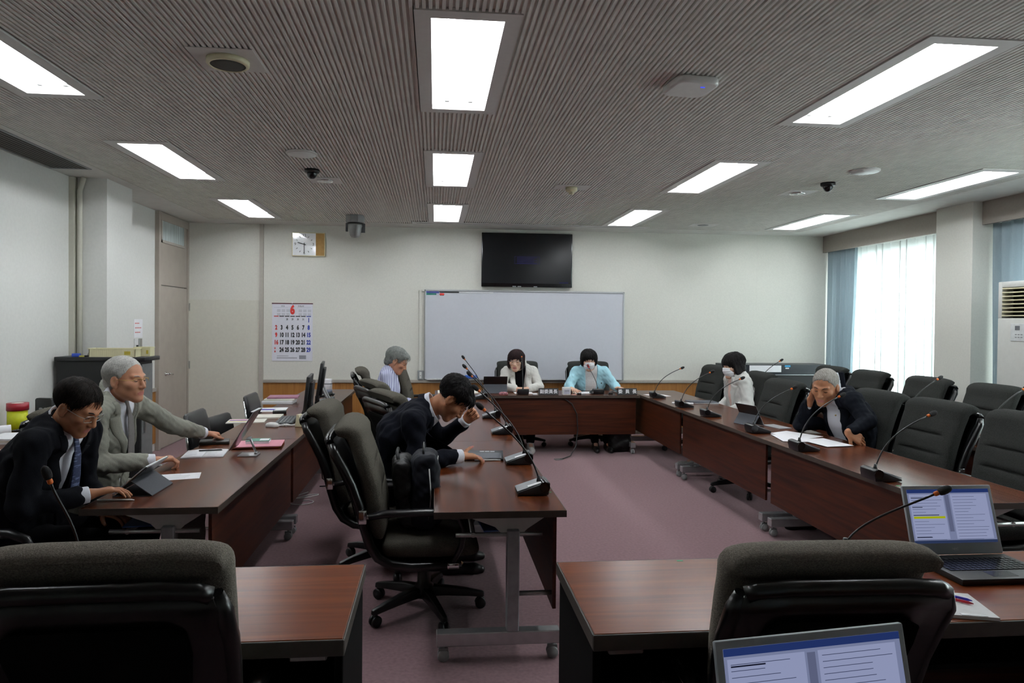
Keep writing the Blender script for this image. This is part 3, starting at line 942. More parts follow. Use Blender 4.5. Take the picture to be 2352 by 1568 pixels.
chair('high back grey office chair in the middle row holding the two dark bags', -.05, 3.67, -H + .03, G)
chair('high back grey office chair the man with the tablet sits on', -.30, 4.36, -H - .02, G)
chair('empty high back grey office chair just beyond the tablet man', .00, 5.22, -H + .42, G)
chair('empty grey high back chair in the middle row nearer the striped shirt man', -.17, 6.10, -H + .38, G)
chair('high back grey office chair behind the man in striped shirt', -.42, 7.62, -H + .12, G)
chair('high back grey office chair at the far left corner beyond the striped shirt man', -.07, 8.42, -H - .05, G)
G = 'high back chairs at the head table'
chair('high back grey office chair behind the woman in beige jacket', 1.075, 8.52, PI, G)
chair('high back grey office chair behind the woman in light blue jacket', 2.0, 8.52, PI - .05, G)
G = 'high back chairs along the right row'
chair('empty high back grey office chair at the far end of the right row', 3.10, 8.12, H + .12, G)
chair('high back grey office chair of the woman in white jacket on the right', 3.12, 7.08, H - .05, G)
chair('empty grey high back chair between white jacket woman and the man leaning on his hand', 2.86, 6.06, H + .02, G)
chair('high back grey office chair of the man leaning on his hand', 3.12, 5.08, H, G)
chair('empty grey high back chair next to the leaning man, behind a microphone', 3.10, 4.40, H + .02, G)
chair('empty high back grey office chair at the right edge, nearest in the right row', 3.13, 3.72, H, G)
G = 'high back chairs in the second row by the windows'
for s, y in (('farthest, by the blue curtain', 8.08), ('before the bright sheer curtain', 7.32), ('in front of the right pillar', 6.40), ('in front of the air conditioner', 5.58)):
    chair('empty grey high back chair in the window side row, %s' % s, 4.55, y, H, G)
G = 'high back chairs near the camera'
chair('large high back chair seen from behind at the lower left', -.75, 2.0, .03, G)
chair('large high back chair seen from behind at the lower right, before the open laptop', 1.015, 2.03, -.03, G, .045)
G = 'high back chairs behind the left row'
chair('high back grey office chair of the older man in dark suit', -1.95, 3.46, -H, G)
chair('high back grey office chair of the white haired man in grey suit', -1.78, 4.22, -H, G)

# black vinyl side chairs
M_VINYL = mat('black_vinyl', '#0b0b0d', .35, var=.1)
def side_chair(label, loc, rz, drop=0):
    t = thing('side_chair', label, 'chair', loc, rz, 'black vinyl chairs by the left row')
    rings = []
    for z, y, w, th in ((.50, -.22, .36, .02), (.51, -.222, .42, .045), (.60, -.235, .44, .055), (.75, -.262, .44, .052), (.83, -.28, .425, .04), (.845, -.284, .38, .02)):
        rings.append([(u, y + v, z) for u, v in srect(w, th, 24, 5)])
    MB().loft(rings).build('backrest', M_VINYL, t)
    rings = []
    for y, w, zc, th in ((-.2, .36, .43, .03), (-.19, .43, .43, .06), (.0, .46, .43, .075), (.2, .46, .43, .07), (.225, .40, .43, .03)):
        rings.append([(u, y, zc + v) for u, v in srect(w, th, 24, 5)])
    MB().loft(rings).build('seat', M_VINYL, t)
    for s in (-1, 1):
        f = MB().tube([(s * .205, -.285, .80), (s * .225, -.255, .62), (s * .235, -.22, .45), (s * .235, -.19, .40), (s * .235, .16, .40), (s * .235, .20, .37), (s * .235, .22, .04), (s * .235, .19, .012), (s * .235, -.22, .012)], .011, 8)
        f.build('frame', M_CHROME, t)
    return t
s0 = side_chair('black vinyl chair with chrome frame drawn up beside the grey suited man', (-1.55, 5.42, 0), -H)
dup(s0, 'black vinyl chair with chrome frame, half hidden behind the tablet on its silver stand', (-1.58, 6.02, -.0), -H - .15).scale = (1, 1, .86)
dup(s0, 'black vinyl chair with chrome frame farthest along the left row, before the closet', (-1.46, 6.66, 0), -H)

# ------------------------------------------------------------------ gooseneck microphones
M_MICB = mat('mic_black', '#0b0c0f', .38, var=.1)
M_MICT = mat('mic_grey', '#6a6d70', .4, var=.05, metal=.3)
M_ORANGE = mat('orange_ring', '#d2691e', .4)
MIC_N = [0]
def microphone(label, x, y, rz, reach=.22, rise=.36, group='conference microphones', red=False, bend=0.0, z=.70, side=0.0):
    """user sits on the local -y side."""
    t = thing('desk_microphone', label, 'microphone', (x, y, z), rz, group)
    MB().prism([(-.085, .004), (.07, .004), (.075, .03), (.078, .062), (.062, .070), (-.08, .020)], -.065, .065, 'X').build('base', M_MICB, t, bevel=.004)
    MB().prism([(-.084, .0208), (.030, .0584), (.029, .0614), (-.085, .0238)], -.058, .058, 'X').build('control_plate', M_MICT, t, bevel=.001, seg=1)
    MB().prism([(-.03, .0425), (.035, .0625), (.034, .0645), (-.031, .0445)], .028, .056, 'X').build('name_strip', M_PAPER, t)
    MB().lathe([(.026, -.067), (.026, .067)], n=18, M=Matrix.Translation((0, .05, .043)) @ Matrix.Rotation(H, 4, 'Y')).build('speaker_roll', M_BLACKG, t)
    for k in (-.03, 0, .03):
        MB().cbox((k, -.062, .0265), (.018, .014, .006)).build('button', M_GREY, t)
    for s in (-1, 1):
        pass
    p0 = Vector((0, .03, .062)); p3 = Vector((side, -reach, .07 + rise))
    p1 = p0 + Vector((side * .1, -reach * .12, rise * .45)); p2 = p3 + Vector((-side * .3, reach * (.45 + bend), -rise * .28))
    pts = []
    for k in range(13):
        u = k / 12
        pts.append(p0 * (1 - u) ** 3 + p1 * 3 * u * (1 - u) ** 2 + p2 * 3 * u * u * (1 - u) + p3 * u ** 3)
    MB().lathe([(.013, 0), (.010, .012), (.007, .03)], c=(0, .03, .058), n=10).build('neck_socket', M_MICB, t)
    neck = MB().tube(pts, .0042, 8).build('gooseneck', M_MICB, t)
    d = (pts[-1] - pts[-2]).normalized()
    q = pts[-1]
    MB().tube([q, q + d * .004, q + d * .014, q + d * .018], [.0065, .0085, .0085, .0065], 12).build('light_ring', M_RED if red else M_ORANGE, neck)
    hd = [q + d * s for s in (.016, .020, .030, .042, .054, .060, .063)]
    MB().tube(hd, [.009, .0125, .0145, .0145, .0115, .007, .002], 14).build('windscreen', mat('mic_foam', '#0e0e10', .9, bump=.4, bscale=600, scale=300) if not red else mat('mic_foam_red', '#5c1218', .9), neck)
    return t
G = 'conference microphones on the middle row'
for s, x, y, r, h in (('nearest the camera', .49, 3.36, .24, .34), ('second from the camera, beside the flat tablet', .51, 4.08, .24, .36), ('third along, beyond the table seam', .515, 5.17, .23, .36), ('fourth along', .505, 6.03, .22, .36), ('farthest, near the head table', .50, 7.5, .17, .36)):
    microphone('gooseneck microphone on the middle row table, %s' % s, x, y, -H, r, h, G)
G = 'conference microphones on the right row'
for s, x, y, r, h in (('farthest, at the head table corner', 2.535, 7.60, .26, .26), ('second from the far end, beside the closed laptop', 2.53, 6.74, .26, .28), ('in front of the woman in white', 2.525, 6.06, .27, .27), ('beside the propped dark tablet', 2.53, 5.15, .27, .27), ('in front of the man leaning on his hand', 2.49, 4.40, .24, .29), ('closest to the laptop screen', 2.45, 3.54, .27, .28)):
    microphone('gooseneck microphone on the right row table, %s' % s, x, y, H, r, h, G, bend=.25)
G = 'conference microphones on the head table'
microphone('gooseneck microphone on the head table in front of the woman in beige', 1.03, 7.98, PI, .10, .36, G)
microphone('gooseneck microphone with red tip in front of the woman in light blue', 1.93, 8.02, PI + .12, .16, .23, G, red=True, side=.04)
G = 'conference microphones in the second row'
for s, x, y in (('by the far corner', 3.92, 7.95), ('in front of the pillar side chair', 3.94, 5.35), ('behind the nearest right row chair', 3.93, 4.50)):
    microphone('gooseneck microphone on the window side second row table, %s' % s, x, y, H, .25, .33, G, bend=.2)
G = 'conference microphones near the camera'
microphone('gooseneck microphone beside the near left chair, lost against the dark suit', -1.16, 2.33, 0, .01, .245, G, side=-.07)
microphone('gooseneck microphone with orange ring in front of the open laptop screen', 1.47, 2.28, 0, .03, .185, G, side=.29, bend=.6)
# ------------------------------------------------------------------ people: smooth implicit bodies turned into one skin each
def V(*a): return np.array(a, dtype=np.float64)
def nrm(v):
    v = np.asarray(v, float); return v / np.linalg.norm(v)

class Field:
    def __init__(s, lo, hi, h):
        s.h = h; s.lo = np.asarray(lo, float) - 3 * h
        s.n = np.ceil((np.asarray(hi, float) + 3 * h - s.lo) / h).astype(int) + 1
        s.D = np.full(s.n, 0.25, np.float32)
    def win(s, lo, hi, pad):
        a = np.clip(np.floor((np.asarray(lo) - pad - s.lo) / s.h).astype(int), 0, s.n)
        b = np.clip(np.ceil((np.asarray(hi) + pad - s.lo) / s.h).astype(int) + 1, 0, s.n)
        if np.any(b - a < 1): return None, None
        ax = [(s.lo[i] + s.h * np.arange(a[i], b[i])).astype(np.float32) for i in range(3)]
        P = np.stack(np.meshgrid(*ax, indexing='ij'), -1)
        return tuple(slice(a[i], b[i]) for i in range(3)), P
    def put(s, prim, k=0.01, op='+'):
        fn, lo, hi = prim
        pad = k + 2 * s.h + (0.012 if op == '+' else 0)
        sl, P = s.win(lo, hi, pad)
        if sl is None: return
        d = fn(P).astype(np.float32); cur = s.D[sl]
        if op == '-':
            d = -d; hh = np.clip(0.5 - 0.5 * (cur - d) / k, 0, 1)          # smooth max
            s.D[sl] = cur * (1 - hh) + d * hh + k * hh * (1 - hh) if False else np.maximum(cur, d) + np.maximum(k - np.abs(cur - d), 0) ** 2 / (4 * k)
        elif op == '&':
            s.D[sl] = np.maximum(cur, d)
        else:
            s.D[sl] = np.minimum(cur, d) - np.maximum(k - np.abs(cur - d), 0) ** 2 / (4 * k)
    def warp(s, fn):
        m = np.abs(s.D) < 0.03
        idx = np.argwhere(m)
        if len(idx): s.D[m] += fn(s.lo + idx * s.h).astype(np.float32)
    def cut(s, fn, keep=True):
        """intersect with fn<0 near the surface"""
        m = s.D < 0.03
        idx = np.argwhere(m)
        if len(idx): s.D[m] = np.maximum(s.D[m], fn(s.lo + idx * s.h).astype(np.float32))
    def mesh(s, smooth=1):
        D = s.D; n = np.array(D.shape)
        neg = D < 0
        c = neg[:-1, :-1, :-1].astype(np.uint8)
        cnt = np.zeros(n - 1, np.uint8)
        for i in (0, 1):
            for j in (0, 1):
                for k in (0, 1):
                    cnt += neg[i:n[0] - 1 + i, j:n[1] - 1 + j, k:n[2] - 1 + k]
        act = (cnt > 0) & (cnt < 8)
        cells = np.argwhere(act)
        vid = np.full(n - 1, -1, np.int32); vid[act] = np.arange(len(cells))
        acc = np.zeros((len(cells), 3)); num = np.zeros(len(cells))
        cor = [(i, j, k) for i in (0, 1) for j in (0, 1) for k in (0, 1)]
        val = {q: D[cells[:, 0] + q[0], cells[:, 1] + q[1], cells[:, 2] + q[2]].astype(float) for q in cor}
        for q in cor:
            for ax in range(3):
                if q[ax] == 0:
                    r = list(q); r[ax] = 1; r = tuple(r)
                    a, b = val[q], val[r]; m = (a < 0) != (b < 0)
                    t = np.where(m, a / np.where(m, a - b, 1), 0)
                    p = np.tile(np.array(q, float), (len(cells), 1)); p[:, ax] += t
                    acc[m] += p[m]; num[m] += 1
        X = s.lo + (cells + acc / num[:, None]) * s.h
        F = []
        for ax in range(3):
            o1, o2 = [(1, 2), (2, 0), (0, 1)][ax]
            sl0 = [slice(None)] * 3; sl1 = [slice(None)] * 3
            sl0[ax] = slice(0, n[ax] - 1); sl1[ax] = slice(1, n[ax])
            A = neg[tuple(sl0)]; B = neg[tuple(sl1)]
            e = np.argwhere(A != B)
            e = e[(e[:, o1] > 0) & (e[:, o2] > 0) & (e[:, o1] < n[o1] - 1) & (e[:, o2] < n[o2] - 1)]
            flip = A[e[:, 0], e[:, 1], e[:, 2]]
            q = []
            for (d1, d2) in ((0, 0), (-1, 0), (-1, -1), (0, -1)):
                g = e.copy(); g[:, o1] += d1; g[:, o2] += d2
                q.append(vid[g[:, 0], g[:, 1], g[:, 2]])
            q = np.stack(q, 1)
            q[~flip] = q[~flip][:, ::-1]
            F.append(q)
        F = np.concatenate(F)
        F = F[(F >= 0).all(1)]
        for _ in range(smooth):
            S = np.zeros_like(X); c_ = np.zeros(len(X))
            for a in range(4):
                i, j = F[:, a], F[:, (a + 1) % 4]
                for d in range(3):
                    S[:, d] += np.bincount(i, X[j, d], len(X)) + np.bincount(j, X[i, d], len(X))
                c_ += np.bincount(i, minlength=len(X)) + np.bincount(j, minlength=len(X))
            X = X * .5 + .5 * S / np.maximum(c_, 1)[:, None]
        return X, F

def largest_only(X, F):
    """keep only the biggest connected piece."""
    lab = np.arange(len(X))
    while True:
        m = lab[F].min(1)
        new = lab.copy()
        for a in range(4): np.minimum.at(new, F[:, a], m)
        new = new[new]
        if (new == lab).all(): break
        lab = new
    u, c = np.unique(lab[F[:, 0]], return_counts=True)
    k = u[c.argmax()]
    F = F[lab[F[:, 0]] == k]
    used_, inv = np.unique(F, return_inverse=True)
    return X[used_], inv.reshape(F.shape)

def field_obj(fl, name, mats, parent, matfn=None, smooth=1, origin=None, single=False):
    X, F = fl.mesh(smooth)
    if single and len(F): X, F = largest_only(X, F)
    return raw_obj(X, F, name, mats, parent, matfn, origin)

def raw_obj(X, F, name, mats, parent, matfn=None, origin=None):
    if origin is not None: X = X - np.asarray(origin)
    me = bpy.data.meshes.new(name)
    me.vertices.add(len(X)); me.vertices.foreach_set('co', X.ravel())
    me.loops.add(F.size); me.loops.foreach_set('vertex_index', F.ravel().astype(np.int32))
    me.polygons.add(len(F)); me.polygons.foreach_set('loop_start', np.arange(0, F.size, 4, dtype=np.int32))
    me.polygons.foreach_set('loop_total', np.full(len(F), 4, np.int32))
    me.polygons.foreach_set('use_smooth', np.ones(len(F), bool))
    if not isinstance(mats, (list, tuple)): mats = [mats]
    for m in mats: me.materials.append(m)
    if matfn is not None:
        c = X[F].mean(1) + (np.asarray(origin) if origin is not None else 0)
        me.polygons.foreach_set('material_index', matfn(c).astype(np.int32))
    me.update(calc_edges=True); me.validate()
    o = bpy.data.objects.new(name, me); COL.objects.link(o); o.parent = parent
    return o

# ---- implicit shapes: (function, low corner, high corner)
def cap(a, b, ra, rb=None):
    a = np.asarray(a, float); b = np.asarray(b, float); rb = ra if rb is None else rb
    ab = b - a; L2 = max(ab.dot(ab), 1e-9)
    def f(P):
        t = np.clip((P - a).dot(ab) / L2, 0, 1)
        return np.linalg.norm(P - a - t[..., None] * ab, axis=-1) - (ra + (rb - ra) * t)
    r = max(ra, rb)
    return f, np.minimum(a, b) - r, np.maximum(a, b) + r
def ell(c, r, M=None):
    c = np.asarray(c, float); r = np.asarray(r, float)
    def f(P):
        q = (P - c)
        if M is not None: q = q @ M       # columns of M are the local axes
        q1 = q / r; k0 = np.linalg.norm(q1, axis=-1); k1 = np.linalg.norm(q1 / r, axis=-1)
        return k0 * (k0 - 1) / np.maximum(k1, 1e-6)
    R = r.max() if M is not None else r
    return f, c - R, c + R
def ecap(a, b, ra, rb, axis, s):
    """capsule whose section is stretched by s along axis."""
    a = np.asarray(a, float); b = np.asarray(b, float); axis = nrm(axis); ab = b - a; ab0 = ab - axis * ab.dot(axis)
    L2 = max(ab0.dot(ab0), 1e-9)
    def f(P):
        q = P - a; w = q.dot(axis); q = q - w[..., None] * axis
        t = np.clip(q.dot(ab0) / L2, 0, 1)
        w = w - t * ab.dot(axis)
        q = q - t[..., None] * ab0
        rr = ra + (rb - ra) * t
        return (np.sqrt((q ** 2).sum(-1) + (w / s) ** 2) - rr) * 0.85
    r = max(ra, rb) * s
    return f, np.minimum(a, b) - r, np.maximum(a, b) + r

class HeadFrame:
    def __init__(s, c, fwd, pitch, roll=0.0, scale=1.0):
        """fwd: horizontal facing; pitch>0 looks down; roll>0 tilts to the person's right."""
        f = nrm([fwd[0], fwd[1], 0]); p = math.radians(pitch)
        u0 = V(0, 0, 1)
        F = f * math.cos(p) - u0 * math.sin(p); U = f * math.sin(p) + u0 * math.cos(p)
        R = np.cross(F, U); r = math.radians(roll)
        U2 = U * math.cos(r) + R * math.sin(r); R2 = np.cross(F, U2)
        s.M = np.stack([R2, F, U2], 1); s.c = np.asarray(c, float); s.s = scale
    def w(s, p): return s.c + s.M @ (np.asarray(p, float) * s.s)
    def l(s, P): return ((P - s.c) @ s.M) / s.s
    def el(s, c, r): return ell(s.w(c), np.asarray(r) * s.s, s.M)
    def cp(s, a, b, ra, rb=None): return cap(s.w(a), s.w(b), ra * s.s, (ra if rb is None else rb) * s.s)
    def mat4(s):
        m = np.eye(4); m[:3, :3] = s.M * s.s; m[:3, 3] = s.c
        return Matrix(m.tolist())

def head_prims(h, thin=0.0):
    A = [(h.el((0, -.014, .030), (.0765, .096, .084)), .012, '+'),
         (h.el((0, .030, -.030), (.0625 - thin, .064, .084)), .03, '+'),
         (h.cp((-.046, .004, -.052), (-.012, .068, -.097), .022, .018), .025, '+'),
         (h.cp((.046, .004, -.052), (.012, .068, -.097), .022, .018), .025, '+'),
         (h.cp((-.010, .077, -.098), (.010, .077, -.098), .0165), .022, '+'),
         (h.el((-.042, .060, -.022), (.024, .022, .020)), .02, '+'), (h.el((.042, .060, -.022), (.024, .022, .020)), .02, '+'),
         (h.cp((-.040, .074, .022), (-.010, .087, .018), .010), .014, '+'), (h.cp((.040, .074, .022), (.010, .087, .018), .010), .014, '+'),
         (h.el((-.032, .099, .001), (.018, .014, .012)), .012, '-'), (h.el((.032, .099, .001), (.018, .014, .012)), .012, '-'),
         (h.el((-.031, .076, .0), (.0145, .0125, .0115)), .004, '+'), (h.el((.031, .076, .0), (.0145, .0125, .0115)), .004, '+'),
         (h.cp((0, .088, .008), (0, .108, -.032), .0085, .0125), .012, '+'),
         (h.el((-.0125, .100, -.037), (.0085, .010, .0078)), .007, '+'), (h.el((.0125, .100, -.037), (.0085, .010, .0078)), .007, '+'),
         (h.el((0, .084, -.062), (.030, .014, .024)), .014, '+'),
         (h.cp((-.018, .090, -.0635), (.018, .090, -.0635), .0052), .005, '+'), (h.cp((-.015, .089, -.0735), (.015, .089, -.0735), .0058), .005, '+'),
         (h.cp((-.020, .101, -.0685), (.020, .101, -.0685), .0035), .003, '-')]
    for s in (-1, 1):
        A += [(h.el((s * .078, -.008, -.010), (.011, .021, .033)), .006, '+'), (h.el((s * .088, -.002, -.006), (.007, .012, .020)), .004, '-'),
              (h.el((s * .077, .0, -.036), (.008, .010, .011)), .005, '+')]
    return A
def lips_fn(h):
    def f(P):
        q = h.l(P)
        return (((q[:, 0] / .024) ** 2 + ((q[:, 2] + .0687) / .011) ** 2 < 1) & (q[:, 1] > .06)).astype(int)
    return f

def hand_prims(w, d, n, right=True, curl=(.5, .55, .6, .65), spread=.05, thumb=(.55, .75, .25), sc=1.0, fist=False):
    d = nrm(d); n = np.asarray(n, float); n = nrm(n - d * n.dot(d)); t = np.cross(d, n) * (1 if right else -1)
    w = np.asarray(w, float); A = []
    offs = (.031, .0105, -.0105, -.0305); lens = ((.043, .026, .021), (.047, .030, .022), (.044, .028, .022), (.034, .021, .019)); rad = (.0088, .009, .0086, .0077)
    for i in range(4):
        base = w + (d * (.088 - .004 * abs(i - 1)) + t * offs[i]) * sc
        A.append((cap(w + (d * .006 + t * offs[i] * .62) * sc, base, .0145 * sc, .0115 * sc), .014, '+'))
        c = curl[i]; sp = spread * (1.5 - i)
        p = base; ang = 0
        for j, L in enumerate(lens[i]):
            ang += c * (.9, 1.15, .75)[j]
            dr = nrm((d + t * sp) * math.cos(ang) + n * math.sin(ang))
            q = p + dr * L * sc
            r0 = rad[i] * sc * (1, .93, .86)[j]; r1 = rad[i] * sc * (.93, .86, .74)[j]
            A.append((cap(p, q, r0, r1), .0035 if j else .006, '+'))
            p = q
    p = w + (d * .022 + t * .024) * sc
    A.append((cap(w + (d * .01 + t * .01) * sc, p, .016 * sc, .015 * sc), .012, '+'))
    dr = nrm(d * thumb[0] + t * thumb[1] + n * thumb[2])
    q = p + dr * .044 * sc; A.append((cap(p, q, .0135 * sc, .0105 * sc), .008, '+'))
    dr2 = nrm(dr + d * .45 + n * .1); r = q + dr2 * .031 * sc; A.append((cap(q, r, .0103 * sc, .0095 * sc), .004, '+'))
    dr3 = nrm(dr2 + d * .25); A.append((cap(r, r + dr3 * .024 * sc, .0095 * sc, .0075 * sc), .004, '+'))
    return A

def fill(prims, h, extra_lo=None, extra_hi=None):
    pos = [p for p in prims if p[2] == '+']
    lo = np.min([p[0][1] for p in pos], 0) - .02; hi = np.max([p[0][2] for p in pos], 0) + .02
    fl = Field(lo, hi, h)
    for p, k, op in prims:
        fl.put(p, k, op)
    return fl

def wrinkle(amp, f, seed=0):
    r = np.random.RandomState(seed)
    K = r.normal(0, f, (5, 3)); ph = r.uniform(0, 6.28, 5)
    def g(P):
        a = 0
        for k, p in zip(K, ph): a = a + np.sin(P @ k + p + .6 * np.sin(P @ k[::-1] * .5))
        return amp * a / 2.2
    return g

SKINS = {}
def skin(name, col, col2):
    m = mat(name, col, .5, spec=.35, col2=col2, scale=22, bump=.08, bscale=500)
    b = m.node_tree.nodes['Principled BSDF']
    b.inputs['Subsurface Weight'].default_value = .08
    b.inputs['Subsurface Radius'].default_value = (.01, .004, .002)
    return m
S_TAN = skin('skin_tan', '#a06c4e', '#ae7a5a'); S_MID = skin('skin_mid', '#b07c62', '#bd896c'); S_FAIR = skin('skin_fair', '#cda28a', '#d6ae98')
S_LIP = mat('lips', '#a8655a', .45, var=.04)
S_PINK = mat('lips_pink', '#b06a68', .45, var=.04)
M_EYE = mat('eye_dark', '#1a1412', .25, var=.05)
def hairmat(name, c1, c2):
    return mat(name, c1, .62, spec=.12, col2=c2, scale=3, stretch=(110, 16, 16), detail=4, bump=.25, bscale=3)
H_BLACK = hairmat('hair_black', '#0f0e0f', '#1f1c1c'); H_BROWN = hairmat('hair_brown', '#1d1314', '#2e2021'); H_GREY = hairmat('hair_grey', '#6d706d', '#8f928e')
H_SILVER = hairmat('hair_silver', '#aaa8a4', '#cbc9c4'); H_CROP = hairmat('hair_cropped', '#77726c', '#a09b95'); H_DARK = hairmat('hair_dark', '#141210', '#2a2421')

def person(label, head, S, limbs, clothes, vox=.004, cvox=.006, hairfn=None, lip=S_LIP, extras=None, thin=0.0, handargs=None, origin=None, seed=1, group=None, brow=H_BLACK, eyes=True, shift=(0, 0, 0)):
    """limbs: dict of world joints. clothes: dict of styling."""
    J = {k: np.asarray(v, float) + (0 if k == 'bend' else np.asarray(shift, float)) for k, v in limbs.items()}
    head.c = head.c + np.asarray(shift, float)
    o0 = np.array([J['pelvis'][0], J['pelvis'][1], 0.0])
    t = thing('person', label, 'person', tuple(o0), 0, group)
    right_axis = nrm(J['shR'] - J['shL'])
    spine = nrm(J['c7'] - J['pelvis']); fw = nrm(np.cross(spine, right_axis)) * 1.0
    if fw.dot(np.asarray(clothes['front'] + (0,) if len(clothes['front']) == 2 else clothes['front'], float)) < 0: fw = -fw
    tw = clothes.get('girth', 1.0)
    chest = J['pelvis'] * .42 + J['c7'] * .58 + (J['bend'] if 'bend' in J else 0)
    up = J['pelvis'] * .12 + J['c7'] * .88 + (J['bend'] * .4 if 'bend' in J else 0) + fw * .02
    # --- skin: one continuous surface
    A = []
    tor = [(ecap(J['pelvis'], chest, .10 * tw, .112 * tw, right_axis, 1.35), .03, '+'), (ecap(chest, up, .112 * tw, .08, right_axis, 1.45), .04, '+'),
           (cap(J['shL'], J['shR'], .05), .05, '+')]
    A += tor
    nb = J['c7'] + fw * .035 - spine * .01
    A.append((cap(nb, head.w((0, -.020, -.055)), .056, .052), .03, '+'))
    for s in 'LR':
        A.append((cap(J['sh' + s], J['el' + s], .046, .037), .03, '+'))
        A.append((cap(J['el' + s], J['wr' + s], .037, .026), .02, '+'))
        A.append((cap(J['hip' + s], J['kn' + s], .07, .048), .03, '+'))
        A.append((cap(J['kn' + s], J['an' + s], .045, .032), .02, '+'))
        A.append((cap(J['an' + s], J['an' + s] + nrm(J['toe' + s] - J['an' + s]) * .10 - V(0, 0, .03), .032, .024), .02, '+'))
    HP = head_prims(head, thin)
    # head goes in its own pass so that its blends stay local
    for s in 'LR':
        ha = dict(handargs.get(s, {})) if handargs else {}
        A += hand_prims(J['wr' + s], ha.pop('d', J['wr' + s] - J['el' + s]), ha.pop('n', V(0, 0, -1)), s == 'R', sc=ha.pop('sc', 1.0), **ha)
    A += HP
    fl = fill(A, vox)
    body = field_obj(fl, 'body', [clothes['skin'], lip], t, lips_fn(head), 1, o0, single=True)
    # --- eyes and brows
    Mh = Matrix.Translation(tuple(-o0)) @ head.mat4()
    if eyes:
        for s in (-1, 1):
            MB().tube([(s * .020, .0865, -.0015), (s * .027, .0885, -.0035), (s * .035, .0875, -.0035), (s * .042, .083, -.001)], [.0014, .0023, .0023, .0012], 6).build('eye', M_EYE, t).matrix_local = Mh
    for s in (-1, 1):
        MB().tube([(s * .014, .0955, .021), (s * .026, .0935, .0265), (s * .040, .0835, .0255), (s * .050, .0715, .020)], [.002, .0034, .003, .0012], 6, flat=.8).build('eyebrow', brow, t).matrix_local = Mh
    # --- clothes
    j = clothes
    ctr = nb
    def tf(P):           # torso frame: sideways, forward, distance down from the collar
        q = P - ctr
        return q @ right_axis, q @ fw, -(q @ spine)
    ease = j.get('ease', .018)
    def torso_prims(e, low=True):
        P = [(ecap(J['pelvis'] - spine * (.06 if low else 0), chest, .105 * tw + e, .116 * tw + e, right_axis, 1.38), .03, '+'),
             (ecap(chest, up, .116 * tw + e, .088 + e, right_axis, 1.48), .05, '+'),
             (cap(J['shL'], J['shR'], .052 + e * .8), .05, '+'),
             (cap(J['c7'] - right_axis * .05 + fw * .02, J['c7'] + right_axis * .05 + fw * .02, .052 + e * .3), .05, '+')]
        return P
    def sleeves(e, cuffL=1.0, ends=('L', 'R'), upper=(.054, .046), lower=(.045, .036)):
        P = []
        for s in ends:
            w = J['el' + s] + (J['wr' + s] - J['el' + s]) * cuffL
            P.append((cap(J['sh' + s], J['el' + s], upper[0] + e, upper[1] + e), .035, '+'))
            P.append((cap(J['el' + s], w, lower[0] + e, lower[1] + e), .02, '+'))
        return P
    neck_hole = cap(nb - spine * .0, head.w((0, -.0, -.03)), .060, .070)
    def collar(fl, r0, r1, z0, z1, th, gap, lean=.0):
        """stand collar: a thin band round the neck, open at the throat."""
        ax = nrm(head.w((0, -.02, -.06)) - nb)
        lo = nb - .14; hi = nb + .14
        def f(P):
            q = P - nb; z = q @ ax; rad = q - z[..., None] * ax
            x = rad @ right_axis; y = rad @ fw
            rr = np.sqrt(x * x + y * y)
            zz = z + lean * y
            R = r0 + (r1 - r0) * np.clip((zz - z0) / (z1 - z0), 0, 1)
            d = np.abs(rr - R) - th
            d = np.maximum(d, np.maximum(z0 - zz, zz - z1))
            w = gap * (zz - z0) / (z1 - z0) + .002
            return np.maximum(d, np.where(y > 0, w - np.abs(x), -1))
        fl.put((f, lo, hi), .006, '+')
    if j.get('shirt'):
        P = torso_prims(.004)
        if not j.get('jacket'):
            P += sleeves(.008, j.get('sleeve', 1.0))
        else:
            P += sleeves(-.004, j.get('under', .9))
        fl = fill(P, cvox if not j.get('jacket') else cvox * .85)
        if j.get('jacket'):
            pass
        fl.put(neck_hole, .006, '-')
        if j.get('collar', True): collar(fl, j.get('cr', .066), j.get('cr', .066) - .008, .0, j.get('ch', .045), .0045, j.get('gap', .03), .25)
        if not j.get('jacket'): fl.warp(wrinkle(.0035, 42, seed))
        field_obj(fl, 'shirt', j['shirt'], t, None, 1, o0)
    if j.get('jacket'):
        P = torso_prims(ease) + sleeves(ease * .55, j.get('sleeve', .9))
        fl = fill(P, cvox)
        fl.warp(wrinkle(.0042, 36, seed)); fl.warp(wrinkle(.0018, 85, seed + 5))
        fl.put(neck_hole, .008, '-')
        Lv, w0, w1 = j.get('vlen', .33), j.get('vw', .075), j.get('vw1', .012)
        lw = j.get('lapel', .06)
        def V_w(v): return w1 + (w0 - w1) * np.clip(1 - v / Lv, 0, 1) ** j.get('vpow', 1.0)
        def lap(Pt):
            u, f_, v = tf(Pt); a = np.abs(u); w = V_w(v)
            wid = lw * np.clip(1 - v / Lv, .0, 1) * 1.2 + .012
            on = (f_ > .0) & (a < w + wid) & (v > -.03) & (v < Lv * .97)
            return np.where(on, -.002, 0)
        if lw: fl.warp(lap)
        def opening(Pt):
            u, f_, v = tf(Pt); w = V_w(v)
            end = np.where(v > Lv, j.get('open', .006), w)
            return np.where(f_ > -.01, end - np.abs(u), -1)
        fl.cut(opening)
        if lw: collar(fl, .083, .070, -.008, .034, .006, .075, .3)
        field_obj(fl, 'jacket', j['jacket'], t, None, 1, o0)
